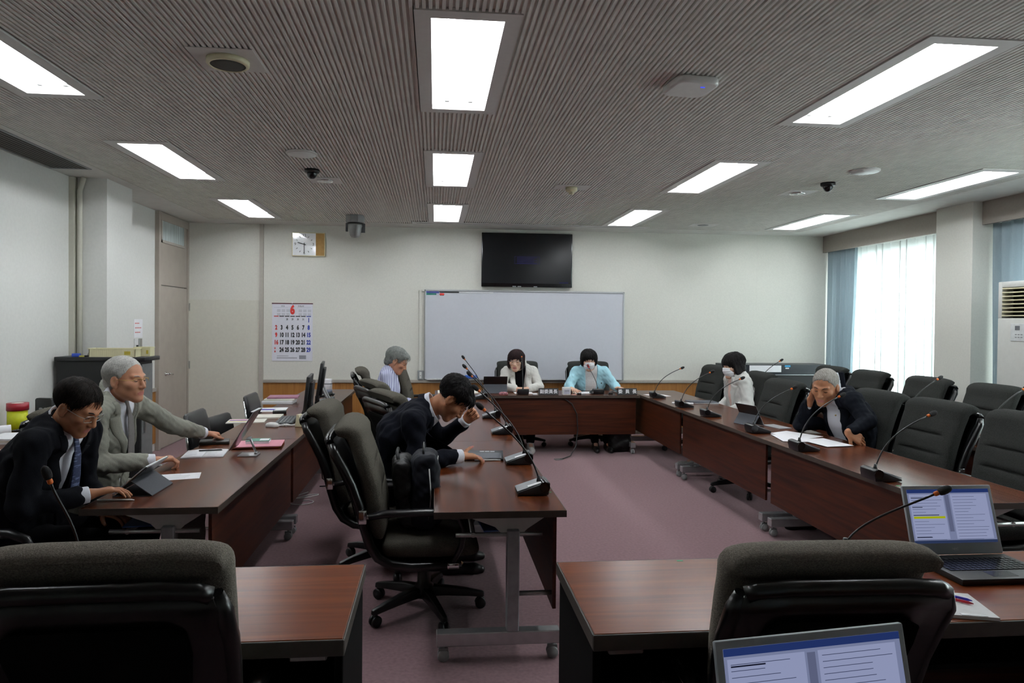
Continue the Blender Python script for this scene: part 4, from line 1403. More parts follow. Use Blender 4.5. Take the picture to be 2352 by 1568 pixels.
        if lw:
            def front(u, v, w):
                f_ = np.arange(.30, -.02, -.0015)
                Q = ctr + right_axis * u - spine * v + fw * f_[:, None]
                ix = np.round((Q - fl.lo) / fl.h).astype(int)
                ok = ((ix >= 0) & (ix < fl.n)).all(1); ix = np.clip(ix, 0, fl.n - 1)
                hit = np.where(ok & (fl.D[ix[:, 0], ix[:, 1], ix[:, 2]] < 0))[0]
                return f_[hit[0]] if len(hit) else np.nan
            for sd in (-1, 1):
                vs_ = np.concatenate([np.linspace(.0, .066, 5), [.07, .082], np.linspace(.09, Lv * .93, 14)])
                rows = []
                for v in vs_:
                    w = float(V_w(v)) + .005
                    if v <= .066: wd = .036 + .25 * v
                    elif v < .088: wd = .026
                    else: wd = lw * 1.15 * max(.0, 1 - ((v - .088) / (Lv - .088)) ** 1.3) + .006
                    us = [w + wd * q for q in (0, .25, .5, .75, 1)]
                    rows.append([(u, v, front(sd * u, v, w)) for u in us])
                R = np.array(rows)
                for k in range(R.shape[1]):
                    c_ = R[:, k, 2]; bad = np.isnan(c_)
                    if bad.all(): break
                    c_[bad] = np.interp(np.where(bad)[0], np.where(~bad)[0], c_[~bad])
                    R[1:-1, k, 2] = (c_[:-2] + c_[1:-1] * 2 + c_[2:]) / 4
                if np.isnan(R).any(): continue
                top = []; bot = []
                for i in range(len(R)):
                    for k in range(5):
                        u, v, f_ = R[i, k]
                        b = ctr + right_axis * (sd * u) - spine * v - o0
                        top.append(b + fw * (f_ + (.0095, .0105, .010, .009, .0055)[k])); bot.append(b + fw * (f_ - .003))
                n_ = len(top); fs = []
                for i in range(len(R) - 1):
                    for k in range(4):
                        a = i * 5 + k
                        fs.append((a, a + 1, a + 6, a + 5)); fs.append((n_ + a, n_ + a + 5, n_ + a + 6, n_ + a + 1))
                    for k in (0, 4):
                        a = i * 5 + k; fs.append((a, a + 5, n_ + a + 5, n_ + a))
                for i in (0, len(R) - 1):
                    for k in range(4):
                        a = i * 5 + k; fs.append((a, a + 1, n_ + a + 1, n_ + a))
                MB().add(top + bot, fs, 0, True).build('lapel', j['jacket'], t)
        if j.get('cuff'):
            for s in 'LR':
                e, w = J['el' + s], J['wr' + s]; d = nrm(w - e)
                r = j.get('cuff_r', .040)
                P = [(cap(w - d * .055, w - d * .003, r, r - .003), .004, '+')]
                f2 = fill(P, .0035)
                f2.cut(lambda Pt: np.abs((Pt - (w - d * .033)) @ d) - .031)
                field_obj(f2, 'shirt_cuff', j['cuff'], t, None, 1, o0)
    if j.get('trousers'):
        P = [(ecap(J['pelvis'] - spine * .07, J['pelvis'] + spine * .02, .115 * tw, .11 * tw, right_axis, 1.4), .03, '+')]
        for s in 'LR':
            P += [(cap(J['hip' + s], J['kn' + s], .086, .064), .04, '+'), (cap(J['kn' + s], J['an' + s] + (J['kn' + s] - J['an' + s]) * .08, .062, .05), .02, '+')]
        fl = fill(P, cvox * 1.25); fl.warp(wrinkle(.004, 34, seed + 3))
        field_obj(fl, 'trousers', j['trousers'], t, None, 1, o0)
    if j.get('shoes'):
        for s in 'LR':
            a = J['an' + s]; q = J['toe' + s]; d = nrm((q - a) * V(1, 1, 0)); b = V(a[0], a[1], 0)
            P = [(cap(b - d * .03 + V(0, 0, .042), b + d * .02 + V(0, 0, .05), .040, .040), .02, '+'), (cap(b + V(0, 0, .04), b + d * .15 + V(0, 0, .032), .038, .030), .03, '+'),
                 (cap(b + d * .15 + V(0, 0, .03), b + d * .19 + V(0, 0, .026), .036, .026), .02, '+'), (cap(b + V(0, 0, .05), a + V(0, 0, .02), .042, .040), .02, '+')]
            fl = fill(P, .006); fl.cut(lambda Pt: .002 - Pt[:, 2])
            field_obj(fl, 'shoe', j['shoes'], t, None, 1, o0)
    # --- hair
    if hairfn:
        hairfn(head, t, o0)
    if extras:
        extras(head, t, Mh, J, o0, nb, fw, right_axis, spine)
    return t

def make_hair(head, t, o0, m, adds, cuts, vox=.004, strand=.003, freq=140, dirv=(1, .25, .0), seed=2, name='hair', planes=(), edge=.0012, flow=None, count=900, length=.034, width=.0011, jitter=.22, lift_amt=.002):
    P = [(head.el(c, r), k, '+') for c, r, k in adds]
    fl = fill(P, vox)
    r = np.random.RandomState(seed); ph = r.uniform(0, 6.28, 4)
    def strands(Pt):
        q = head.l(Pt); s = q @ np.asarray(dirv) * freq
        w = .7 * np.sin(q[:, 1] * 30 + ph[0]) + .7 * np.sin(q[:, 2] * 26 + ph[1])
        return strand * (np.sin(s + w * 2) * .45 + np.sin(s * 2.3 + w * 3 + ph[2]) * .35 + np.sin(s * .37 + w * 1.5 + ph[3]) * .5)
    fl.warp(strands)
    r2 = np.random.RandomState(seed + 40); KK = r2.normal(0, 190, (4, 3)); pk = r2.uniform(0, 6, 4)
    for c, rr, k in cuts:
        f0, lo, hi = head.el(c, rr)
        def fn(Pt, f0=f0):
            q = head.l(Pt); a = 0
            for kk, pp in zip(KK, pk): a = a + np.sin(q @ kk + pp)
            return f0(Pt) + edge * a
        fl.put((fn, lo, hi), k, '-')
    for (n_, d_) in planes:      # keep the side where n.p < d
        fl.cut(lambda Pt, n_=n_, d_=d_: (head.l(Pt) @ np.asarray(n_) - d_) * .9)
    X, F = largest_only(*fl.mesh(1))
    if flow is not None:
        rs = np.random.RandomState(seed + 9)
        fi = rs.choice(len(F), min(count, len(F)), replace=False)
        Q = X[F[fi]]; c = Q.mean(1); nn = np.cross(Q[:, 2] - Q[:, 0], Q[:, 3] - Q[:, 1]); nn /= np.linalg.norm(nn, axis=1, keepdims=True) + 1e-9
        L = length * rs.uniform(.5, 1.2, len(fi)); wd = width * rs.uniform(.6, 1.3, len(fi))
        jit = rs.normal(0, jitter, (len(fi), 3))
        p = head.l(c); n = nn @ head.M; p = p - n * .0012
        rad2 = np.array([.085, .105, .090]) ** 2; cc = np.array([0, -.018, .03])
        rows = []; K = 5
        for k in range(K):
            nh = (p - cc) / rad2; nh /= np.linalg.norm(nh, axis=1, keepdims=True)
            d = flow(p) + jit; d = d - nh * (d * nh).sum(1, keepdims=True); d /= np.linalg.norm(d, axis=1, keepdims=True) + 1e-9
            side = np.cross(d, nh); u = k / (K - 1); w = (wd * (1 - u * .75))[:, None]
            lift = nh * (lift_amt * np.sin(PI * min(1, u * .9 + .1)) + .0008)
            rows.append([p - side * w + lift * .6, p + lift + nh * w * .8, p + side * w + lift * .6])
            p = p + d * (L / (K - 1))[:, None] - nh * (.10 * L / (K - 1) * u)[:, None]
        R = np.array(rows)                    # K,3,n,3
        Kn = R.shape[2]
        P3 = R.transpose(2, 0, 1, 3).reshape(-1, 3)          # n*(K*3)
        P3 = (P3 * head.s) @ head.M.T + head.c
        base = len(X) + np.arange(Kn)[:, None] * (K * 3)
        qs = []
        for k in range(K - 1):
            for j in range(2):
                a0 = k * 3 + j
                qs.append(np.concatenate([base + a0, base + a0 + 1, base + a0 + 4, base + a0 + 3], 1))
        F = np.concatenate([F] + qs); X = np.concatenate([X, P3])
    return raw_obj(X, F, name, m, t, None, o0)

def glasses(m, w=.026, h=.017, z=-.003, half=False, lens=True, y=.099):
    def f(t, Mh):
        g = MB()
        for s in (-1, 1):
            cx = s * .0325
            pts = [(cx + p[0], y - 2.2 * (cx + p[0]) ** 2, z + p[1]) for p in rrect(2 * w, 2 * h, .012, 4)]
            if half: pts = [p for p in pts if p[2] > z - .004]; pts.sort(key=lambda p: p[0])
            else: pts.append(pts[0])
            g.tube(pts, .0012, 5)
            g.tube([(s * (.0325 + w), y - 2.2 * (.0325 + w) ** 2, z + .006), (s * .074, .07, z + .007), (s * .081, .0, z + .005), (s * .082, -.012, z - .004)], .0013, 5)
        g.tube([(-.008, y, z + .006), (0, y + .002, z + .009), (.008, y, z + .006)], .0013, 5)
        o = g.build('glasses', m, t); o.matrix_local = Mh
    return f
def cloth(name, c1, c2, scale=300, bump=.25, rough=.9, stretch=None):
    return mat(name, c1, rough, spec=.08, col2=c2, scale=scale, bump=bump, bscale=scale, stretch=stretch)
C_NAVY = cloth('suit_navy', '#0b0c13', '#11131b'); C_DARK = cloth('suit_charcoal', '#0c0d11', '#121318'); C_GREY = cloth('suit_grey', '#7d7d74', '#8a8a80')
C_BLACKT = cloth('trousers_black', '#070709', '#0c0c0f'); C_SHIRT = cloth('shirt_white', '#d8dae2', '#e2e4ec', 400, .1)
C_BEIGE = cloth('jacket_beige', '#cfcdc7', '#dad8d2'); C_AQUA = cloth('jacket_aqua', '#a5d6e4', '#b5e0ec'); C_WHITEJ = cloth('jacket_white', '#c8c7c3', '#d3d2ce'); C_TOPB = cloth('top_black', '#08080a', '#0d0d10')
C_TOPW = cloth('top_lace', '#d6d3d4', '#e4e2e2', 90, .4); C_PINKT = cloth('top_pink', '#d9b9ae', '#e0c4ba'); C_HNAVY = cloth('blazer_navy', '#0e1016', '#14171e'); C_SHOE = mat('shoe_black', '#0d0d0e', .35)
C_SHOEW = mat('shoe_white', '#b9b8b5', .6)
# striped shirt
C_STRIPE = mat('shirt_striped', '#c9cbe0', .85)
_nt = C_STRIPE.node_tree; _b = _nt.nodes['Principled BSDF']
_w = _nt.nodes.new('ShaderNodeTexWave'); _w.inputs['Scale'].default_value = 17; _w.bands_direction = 'X'; _w.inputs['Distortion'].default_value = .5; _w.inputs['Detail'].default_value = 0
_tc = _nt.nodes.new('ShaderNodeTexCoord'); _r = _nt.nodes.new('ShaderNodeValToRGB')
_r.color_ramp.elements[0].position = .16; _r.color_ramp.elements[0].color = (*lin('#7f80ab'), 1)
_r.color_ramp.elements[1].position = .34; _r.color_ramp.elements[1].color = (*lin('#cdd0e6'), 1)
_nt.links.new(_tc.outputs['Object'], _w.inputs[0]); _nt.links.new(_w.outputs['Fac'], _r.inputs[0]); _nt.links.new(_r.outputs[0], _b.inputs['Base Color'])
M_GOLD = mat('gold_metal', '#b99a55', .3, metal=.9); M_DKMET = mat('glasses_dark', '#2a2322', .3, metal=.3)

def tie(m):
    def f(head, t, Mh, J, o0, nb, fw, ra, sp):
        rings = []
        for v, w, fo, th in ((-.004, .016, .068, .012), (.0, .022, .074, .014), (.028, .018, .086, .012), (.034, .016, .092, .007), (.10, .026, .113, .006), (.20, .034, .128, .006), (.30, .038, .135, .006), (.33, .040, .136, .006), (.345, .02, .135, .004)):
            c = nb - sp * v + fw * (fo - .008) - o0
            rings.append([tuple(c + ra * w * math.cos(a) + fw * th * math.sin(a)) for a in np.linspace(0, 2 * PI, 13)[:-1]])
        MB().loft(rings).build('necktie', m, t)
    return f
def pin(m, u, v, fo, r=.009):
    def f(head, t, Mh, J, o0, nb, fw, ra, sp):
        c = nb + ra * u - sp * v + fw * fo - o0
        MB().ell(tuple(c), (r, r, r), 10, 6).build('badge', m, t)
    return f
def many(*fs):
    def f(head, t, Mh, J, o0, nb, fw, ra, sp):
        for g in fs:
            if g.__code__.co_argcount == 2: g(t, Mh)
            else: g(head, t, Mh, J, o0, nb, fw, ra, sp)
    return f
def mask(head, t, Mh, J, o0, nb, fw, ra, sp):
    P = [(head.el((0, .034, -.036), (.071, .077, .086)), .01, '+'), (head.el((0, .088, -.028), (.022, .030, .030)), .03, '+')]
    fl = fill(P, .0035)
    fl.put(head.el((0, .024, -.036), (.069, .075, .084)), .004, '-')
    fl.warp(lambda Pt: .0012 * np.sin(head.l(Pt)[:, 2] * 260) * (head.l(Pt)[:, 1] > .05))
    def box(Pt):
        q = head.l(Pt)
        top = -.008 + .010 * (1 - (q[:, 0] / .06) ** 2)
        return np.maximum(np.maximum(q[:, 2] - top, -.108 - q[:, 2]), np.maximum(.022 - q[:, 1], np.abs(q[:, 0]) - .066 + .25 * np.abs(q[:, 2] + .055)))
    fl.cut(box)
    field_obj(fl, 'face_mask', mat('mask_white', '#e6e6ea', .9, var=.01), t, None, 1, o0)
    for s in (-1, 1):
        MB().tube([(s * .062, .052, -.022), (s * .076, .02, -.012), (s * .084, -.012, .012)], .0013, 5).build('ear_loop', M_PAPER, t).matrix_local = Mh
        MB().tube([(s * .060, .045, -.088), (s * .076, .015, -.055), (s * .083, -.022, -.03)], .0013, 5).build('ear_loop', M_PAPER, t).matrix_local = Mh

def fl_side(q): return np.stack([.8 * np.sign(q[:, 0]) * (np.abs(q[:, 0]) > .02) + .5 * q[:, 0] / .08, np.full(len(q), .35), -1.0 + 6 * np.maximum(q[:, 2] - .07, 0)], 1)
def fl_back(q): return np.stack([q[:, 0] * 3, np.full(len(q), -1.0), -.45 - 3 * np.maximum(-q[:, 1], 0)], 1)
def fl_fwd(q): return np.stack([q[:, 0] * 4 + .25, .8 - 1.2 * (q[:, 1] < -.03), -.55 - 2.5 * np.maximum(np.abs(q[:, 0]) - .05, 0) * 10], 1)
def fl_down(q): return np.stack([q[:, 0] * 7, q[:, 1] * 5 + .1, np.full(len(q), -1.0)], 1)
FACE = lambda z, rx=.100, rz=.105, y=.095: ((0, y, z), (rx, .085, rz), .022)
EARS = [((.088, .006, -.012), (.022, .027, .040), .006), ((-.088, .006, -.012), (.022, .027, .040), .006)]
BOT = lambda z, sl=0.25: ((0, sl, -1.0), z)

# --- older man in the dark suit, lower left
h = HeadFrame((-1.736, 3.31, 1.145), (1, -.22), 33, 0, 1.03)
person('older man with glasses in dark suit and tie, bent over a propped tablet', h, S_TAN,
       dict(pelvis=(-2.0, 3.40, .53), c7=(-1.87, 3.36, 1.055), bend=(-.03, 0, .02), shR=(-1.85, 3.165, .995), shL=(-1.82, 3.55, .995), elR=(-1.86, 3.09, .735), wrR=(-1.655, 3.245, .752),
            elL=(-1.86, 3.62, .74), wrL=(-1.71, 3.50, .60), hipR=(-1.97, 3.31, .52), hipL=(-1.97, 3.49, .52), knR=(-1.52, 3.29, .50), knL=(-1.52, 3.52, .50), anR=(-1.50, 3.29, .09), anL=(-1.52, 3.52, .09), toeR=(-1.3, 3.29, .03), toeL=(-1.3, 3.53, .03)),
       dict(front=(1, -.1), skin=S_TAN, shirt=C_SHIRT, jacket=C_DARK, trousers=C_BLACKT, shoes=C_SHOE, cuff=C_SHIRT, vlen=.36, vw=.08, sleeve=.80, gap=.03, ch=.062, cr=.075),
       vox=.0035, cvox=.0046,
       handargs=dict(R=dict(d=(.78, .60, .10), n=(.15, 0, -1), curl=(.28, .33, .38, .42), thumb=(.7, .6, .2)), L=dict(d=(.9, -.3, -.05), n=(0, 0, -1), curl=(.4, .45, .5, .5))),
       hairfn=lambda hd, t, o: make_hair(hd, t, o, H_DARK, [((0, -.020, .034), (.084, .104, .087), .01)], [FACE(-.040), *EARS], .0035, .0007, 330, planes=(BOT(.078),), seed=3, flow=fl_side, count=1900, length=.04),
       shift=(.10, 0, 0), extras=many(glasses(M_STEEL, .025, .016), tie(mat('tie_navy', '#1d2848', .6, col2='#5e6985', scale=18, stretch=(1, 1, 5), lo=.55, hi=.6))), seed=11, brow=H_DARK)
# --- white haired man in grey suit
h = HeadFrame((-1.857, 4.07, 1.205), (1, -.30), 3, 0, 1.06)
person('white haired man with glasses in light grey suit reaching along the left table', h, S_MID,
       dict(pelvis=(-2.03, 4.12, .53), c7=(-1.975, 4.11, 1.105), shR=(-1.95, 3.90, 1.035), shL=(-1.92, 4.32, 1.035), elR=(-1.91, 3.84, .765), wrR=(-1.665, 3.985, .752),
            elL=(-1.78, 4.57, .865), wrL=(-1.665, 4.80, .775), hipR=(-2.0, 4.03, .52), hipL=(-2.0, 4.21, .52), knR=(-1.54, 4.0, .50), knL=(-1.54, 4.27, .50), anR=(-1.52, 4.0, .09), anL=(-1.54, 4.27, .09), toeR=(-1.3, 4.0, .03), toeL=(-1.3, 4.28, .03)),
       dict(front=(1, -.1), skin=S_MID, shirt=C_SHIRT, jacket=C_GREY, trousers=C_GREY, shoes=C_SHOE, cuff=C_SHIRT, vlen=.36, vw=.10, sleeve=.80, gap=.06, cuff_r=.043, ch=.06, cr=.074),
       vox=.0038, cvox=.0048,
       handargs=dict(R=dict(d=(.80, .55, .08), n=(.25, .2, -1), curl=(.75, .85, .9, .95), thumb=(.8, .45, .3)), L=dict(d=(.72, .66, -.12), n=(.1, .1, -1), curl=(.95, 1.0, 1.05, 1.05), thumb=(.8, .4, .3))),
       hairfn=lambda hd, t, o: make_hair(hd, t, o, H_SILVER, [((0, -.026, .036), (.0855, .104, .088), .01), ((0, -.078, -.035), (.058, .036, .062), .03)], [FACE(-.028), *EARS], .0038, .0007, 300, dirv=(.25, .05, 1), planes=(BOT(.088),), seed=4, flow=fl_back, count=2200, length=.045),
       shift=(.105, 0, 0), extras=many(glasses(M_GOLD, .026, .016, half=True), tie(mat('tie_grey', '#6d6a68', .8, var=.1, scale=200))), seed=12, brow=H_SILVER)
# --- man in navy suit rubbing his brow over a tablet
h = HeadFrame((.112, 4.14, 1.087), (1, -.10), 55, 0, 1.04)
person('young man in navy suit bent over a flat tablet with one fist at his brow', h, S_TAN,
       dict(pelvis=(-.24, 4.27, .53), c7=(-.085, 4.175, 1.02), bend=(-.055, 0, .045), shR=(-.12, 3.975, .975), shL=(-.07, 4.385, .975), elR=(-.10, 3.93, .755), wrR=(.165, 4.05, .752),
            elL=(.03, 4.52, .76), wrL=(.205, 4.36, .925), hipR=(-.2, 4.18, .52), hipL=(-.2, 4.37, .52), knR=(.24, 4.16, .49), knL=(.24, 4.42, .49), anR=(.10, 4.18, .09), anL=(.12, 4.40, .09), toeR=(.3, 4.18, .03), toeL=(.3, 4.42, .03)),
       dict(front=(1, 0), skin=S_TAN, shirt=C_SHIRT, jacket=C_NAVY, trousers=C_BLACKT, shoes=C_SHOE, cuff=C_SHIRT, vlen=.40, vw=.06, sleeve=.80, gap=.02, cuff_r=.043, ch=.066, cr=.074),
       vox=.0035, cvox=.0046,
       handargs=dict(R=dict(d=(.90, .42, -.10), n=(.1, .12, -1), curl=(.28, .33, .42, .5), thumb=(.6, .45, -.5)), L=dict(d=(.62, -.50, .60), n=(-.45, -.75, -.25), curl=(1.2, 1.2, 1.25, 1.3), thumb=(.9, .25, .35))),
       hairfn=lambda hd, t, o: make_hair(hd, t, o, H_BLACK, [((0, -.022, .041), (.089, .106, .091), .01), ((0, .062, .072), (.066, .040, .030), .03)], [FACE(-.044, .100, .110), *EARS], .0035, .0032, 300, planes=(BOT(.085, .15),), seed=5, flow=fl_fwd, count=1300, length=.034, width=.0016, lift_amt=.004, jitter=.35), seed=13)
# --- grey haired man in striped shirt
h = HeadFrame((-.40, 7.33, 1.128), (1, -.12), 28, 0, 1.07)
person('grey haired man with dark glasses in pale striped shirt, looking down in the middle row', h, S_MID,
       dict(pelvis=(-.50, 7.42, .53), c7=(-.515, 7.36, 1.025), shR=(-.50, 7.17, .975), shL=(-.48, 7.55, .975), elR=(-.46, 7.09, .70), wrR=(-.22, 7.2, .63), elL=(-.44, 7.62, .70), wrL=(-.20, 7.5, .63),
            hipR=(-.46, 7.33, .52), hipL=(-.46, 7.51, .52), knR=(0, 7.32, .49), knL=(0, 7.54, .49), anR=(0, 7.32, .09), anL=(0, 7.54, .09), toeR=(.2, 7.32, .03), toeL=(.2, 7.54, .03)),
       dict(front=(1, 0), skin=S_MID, shirt=C_STRIPE, trousers=C_BLACKT, shoes=C_SHOE, gap=.03, sleeve=.95), vox=.0045, cvox=.006,
       hairfn=lambda hd, t, o: make_hair(hd, t, o, H_GREY, [((0, -.026, .040), (.091, .110, .093), .01), ((0, .056, .078), (.058, .042, .030), .03), ((0, -.075, -.02), (.066, .042, .070), .03)], [FACE(-.045, .100, .106), *EARS], .0042, .0028, 330, planes=(BOT(.085,),), seed=6, flow=fl_fwd, count=900, length=.04, width=.0016, lift_amt=.003),
       extras=many(glasses(M_DKMET, .026, .016, half=True)), seed=14, brow=H_GREY)
# --- woman in beige jacket at the head table
h = HeadFrame((1.00, 8.405, 1.072), (-.30, -1), 8, 0, 1.04)
person('woman with brown bob and glasses in pale beige jacket, hands folded at the head table', h, S_FAIR,
       dict(pelvis=(1.07, 8.60, .53), c7=(1.055, 8.545, .985), shR=(.89, 8.50, .925), shL=(1.225, 8.50, .925), elR=(.82, 8.37, .755), wrR=(.985, 8.24, .742), elL=(1.29, 8.37, .755), wrL=(1.125, 8.225, .742),
            hipR=(1.0, 8.55, .52), hipL=(1.15, 8.55, .52), knR=(.98, 8.15, .50), knL=(1.16, 8.15, .50), anR=(1.0, 8.12, .09), anL=(1.15, 8.12, .09), toeR=(1.0, 7.9, .03), toeL=(1.15, 7.9, .03)),
       dict(front=(0, -1), skin=S_FAIR, shirt=C_TOPB, collar=False, jacket=C_BEIGE, trousers=C_TOPB, shoes=C_SHOEW, vlen=.42, vw=.07, vw1=.03, open=.03, girth=.90, sleeve=.86), vox=.0045, cvox=.006,
       handargs=dict(R=dict(d=(.85, -.1, -.02), n=(.1, .1, -1), curl=(.5, .5, .5, .5)), L=dict(d=(-.9, -.1, 0), n=(0, .1, -1), curl=(.5, .5, .5, .5))),
       hairfn=lambda hd, t, o: make_hair(hd, t, o, H_BROWN, [((0, -.022, .042), (.099, .115, .094), .01), ((.081, -.008, -.03), (.026, .060, .068), .03), ((-.081, -.008, -.03), (.026, .060, .068), .03), ((0, -.075, -.03), (.08, .045, .062), .03)], [((-.010, .124, -.046), (.070, .096, .088), .006)], .0042, .002, 330, planes=(BOT(.088, .1),), seed=7, flow=fl_down, count=1000, length=.05, width=.0018, lift_amt=.003),
       extras=many(glasses(M_STEEL, .027, .018), pin(M_DKMET, -.11, .14, .115, .007)), seed=15, lip=S_PINK, brow=H_BROWN)
# --- woman in light blue jacket, masked
h = HeadFrame((1.915, 8.395, 1.085), (-.08, -1), 15, 0, 1.04)
person('woman in light blue jacket and white face mask reading at the head table', h, S_FAIR,
       dict(pelvis=(1.98, 8.60, .53), c7=(1.955, 8.535, .985), shR=(1.775, 8.49, .925), shL=(2.135, 8.49, .925), elR=(1.67, 8.40, .765), wrR=(1.655, 8.20, .744), elL=(2.25, 8.40, .765), wrL=(2.235, 8.20, .748),
            hipR=(1.9, 8.55, .52), hipL=(2.06, 8.55, .52), knR=(1.9, 8.15, .50), knL=(2.06, 8.15, .50), anR=(1.95, 8.14, .09), anL=(2.1, 8.14, .09), toeR=(1.93, 7.95, .03), toeL=(2.1, 7.95, .03)),
       dict(front=(0, -1), skin=S_FAIR, shirt=C_TOPW, collar=False, jacket=C_AQUA, trousers=C_TOPB, shoes=C_SHOE, vlen=.5, vw=.078, vw1=.055, open=.055, lapel=0, girth=1.0, sleeve=.82), vox=.0045, cvox=.006,
       handargs=dict(R=dict(d=(.25, -.95, -.03), n=(0, 0, -1), curl=(.5, .5, .5, .5)), L=dict(d=(.3, -.9, .15), n=(-.3, 0, -1), curl=(.9, .95, 1.0, 1.0))),
       hairfn=lambda hd, t, o: make_hair(hd, t, o, H_BLACK, [((0, -.018, .044), (.097, .113, .088), .01), ((.080, -.004, -.012), (.024, .052, .055), .03), ((-.080, -.004, -.012), (.024, .052, .055), .03)], [((0, .126, -.046), (.078, .096, .086), .006)], .0042, .0026, 330, planes=(BOT(.062, .15),), seed=8, flow=fl_down, count=1000, length=.045, width=.0018, lift_amt=.003),
       extras=many(mask, pin(M_DKMET, -.12, .16, .115, .008)), seed=16)
# --- woman in white jacket on the right, masked
h = HeadFrame((3.105, 7.04, 1.105), (-1, -.22), 12, 0, 1.05)
person('woman with black bob in white jacket and face mask, seated at the right row', h, S_FAIR,
       dict(pelvis=(3.22, 7.07, .53), c7=(3.20, 7.06, 1.005), shR=(3.17, 7.24, .945), shL=(3.17, 6.90, .945), elR=(3.19, 7.30, .71), wrR=(3.0, 7.18, .62), elL=(3.18, 6.82, .71), wrL=(3.0, 6.95, .62),
            hipR=(3.18, 7.15, .52), hipL=(3.18, 6.99, .52), knR=(2.75, 7.15, .50), knL=(2.75, 6.98, .50), anR=(2.74, 7.15, .09), anL=(2.74, 6.98, .09), toeR=(2.5, 7.15, .03), toeL=(2.5, 6.98, .03)),
       dict(front=(-1, -.15), skin=S_FAIR, shirt=C_PINKT, collar=False, jacket=C_WHITEJ, trousers=C_TOPB, shoes=C_SHOEW, vlen=.45, vw=.065, vw1=.03, open=.03, girth=.92, sleeve=.86), vox=.0045, cvox=.006,
       hairfn=lambda hd, t, o: make_hair(hd, t, o, H_BLACK, [((0, -.020, .044), (.100, .118, .094), .01), ((.082, -.014, -.03), (.024, .062, .070), .03), ((-.082, -.014, -.03), (.024, .062, .070), .03), ((0, -.080, -.04), (.08, .045, .075), .03)], [((0, .124, -.062), (.076, .092, .086), .006)], .0042, .0026, 330, planes=(BOT(.105, .35),), seed=9, flow=fl_down, count=1000, length=.05, width=.0018, lift_amt=.004),
       shift=(.07, 0, 0), extras=many(mask, pin(M_DKMET, .10, .13, .115, .007)), seed=17)
# --- man leaning on his hand, right row
h = HeadFrame((2.885, 5.00, 1.080), (-.78, -.66), 20, -4, 1.12)
person('stout man with cropped grey hair in navy blazer and white shirt leaning on his hand', h, S_TAN,
       dict(pelvis=(3.20, 5.07, .53), c7=(3.05, 5.035, 1.035), shR=(2.99, 5.25, .965), shL=(3.01, 4.84, .985), elR=(2.80, 5.19, .755), wrR=(2.835, 5.115, .965), elL=(3.035, 4.70, .85), wrL=(2.845, 4.635, .785),
            hipR=(3.16, 5.16, .52), hipL=(3.16, 4.96, .52), knR=(2.75, 5.18, .50), knL=(2.75, 4.94, .50), anR=(2.76, 5.18, .09), anL=(2.76, 4.94, .09), toeR=(2.55, 5.18, .03), toeL=(2.55, 4.94, .03)),
       dict(front=(-1, -.25), skin=S_TAN, shirt=C_SHIRT, jacket=C_HNAVY, trousers=C_BLACKT, shoes=C_SHOE, vlen=.5, vw=.095, vw1=.06, open=.06, girth=1.12, sleeve=.80, under=.7, gap=.06, ch=.06, cr=.076), vox=.004, cvox=.006,
       handargs=dict(R=dict(d=(.18, -.30, .93), n=(.55, -.80, -.1), curl=(1.0, 1.1, 1.15, 1.2), thumb=(.8, .3, .3), sc=1.02), L=dict(d=(.78, -.25, -.50), n=(.40, .55, -.60), curl=(.35, .4, .45, .5), spread=.03, sc=1.05)),
       hairfn=lambda hd, t, o: make_hair(hd, t, o, H_CROP, [((0, -.016, .033), (.0805, .100, .0865), .01)], [FACE(-.034, .104, .108), *EARS], .0038, .0005, 500, planes=(BOT(.062),), seed=10, flow=fl_fwd, count=1500, length=.011, width=.0008, jitter=.5, lift_amt=.001, edge=.002),
       shift=(.10, -.02, 0), extras=many(pin(M_GOLD, -.105, .12, .135, .006)), seed=18, brow=H_DARK)
# ------------------------------------------------------------------ things on the tables
TZ = .70
def flat(name, label, cat, cx, cy, w, d, h, m, rz=0, z=TZ, group=None, bevel=0):
    """a flat single-mesh thing lying on something."""
    o = MB().box(-w / 2, w / 2, -d / 2, d / 2, 0, h).build(name, m, None, bevel=bevel, seg=2)
    o.location = (cx, cy, z + .0003); o.rotation_euler = (0, 0, rz)
    return tag(o, label, cat, group)
def lines(t, m, w, d, z, n, rnd, name='print', mx=.8, th=.0022):
    b = MB()
    for k in range(n):
        y = d / 2 - (k + 1) * d / (n + 1); L = w * rnd.uniform(.35, mx)
        b.box(-w * .42, -w * .42 + L, y - th, y + th, z, z + .0002)
    return b.build(name, m, t)
RN = random.Random(21)
def paper(label, cx, cy, w=.21, d=.297, rz=0, z=TZ, n=0, thick=.0008, group='loose papers on the tables', m=None):
    t = thing('paper_sheet', label, 'paper', (cx, cy, z), rz, group)
    MB().box(-w / 2, w / 2, -d / 2, d / 2, .0003, thick).build('sheet', m or M_PAPER, t)
    if n: lines(t, M_INKG, w, d, thick, n, RN)
    return t
M_TABB = mat('tablet_black', '#08090b', .3, var=.1); M_FOLIO = mat('folio_grey', '#3c3f46', .7, var=.06, scale=120)
M_SCR = emit('tablet_screen_light', '#aeb4c4', .35)
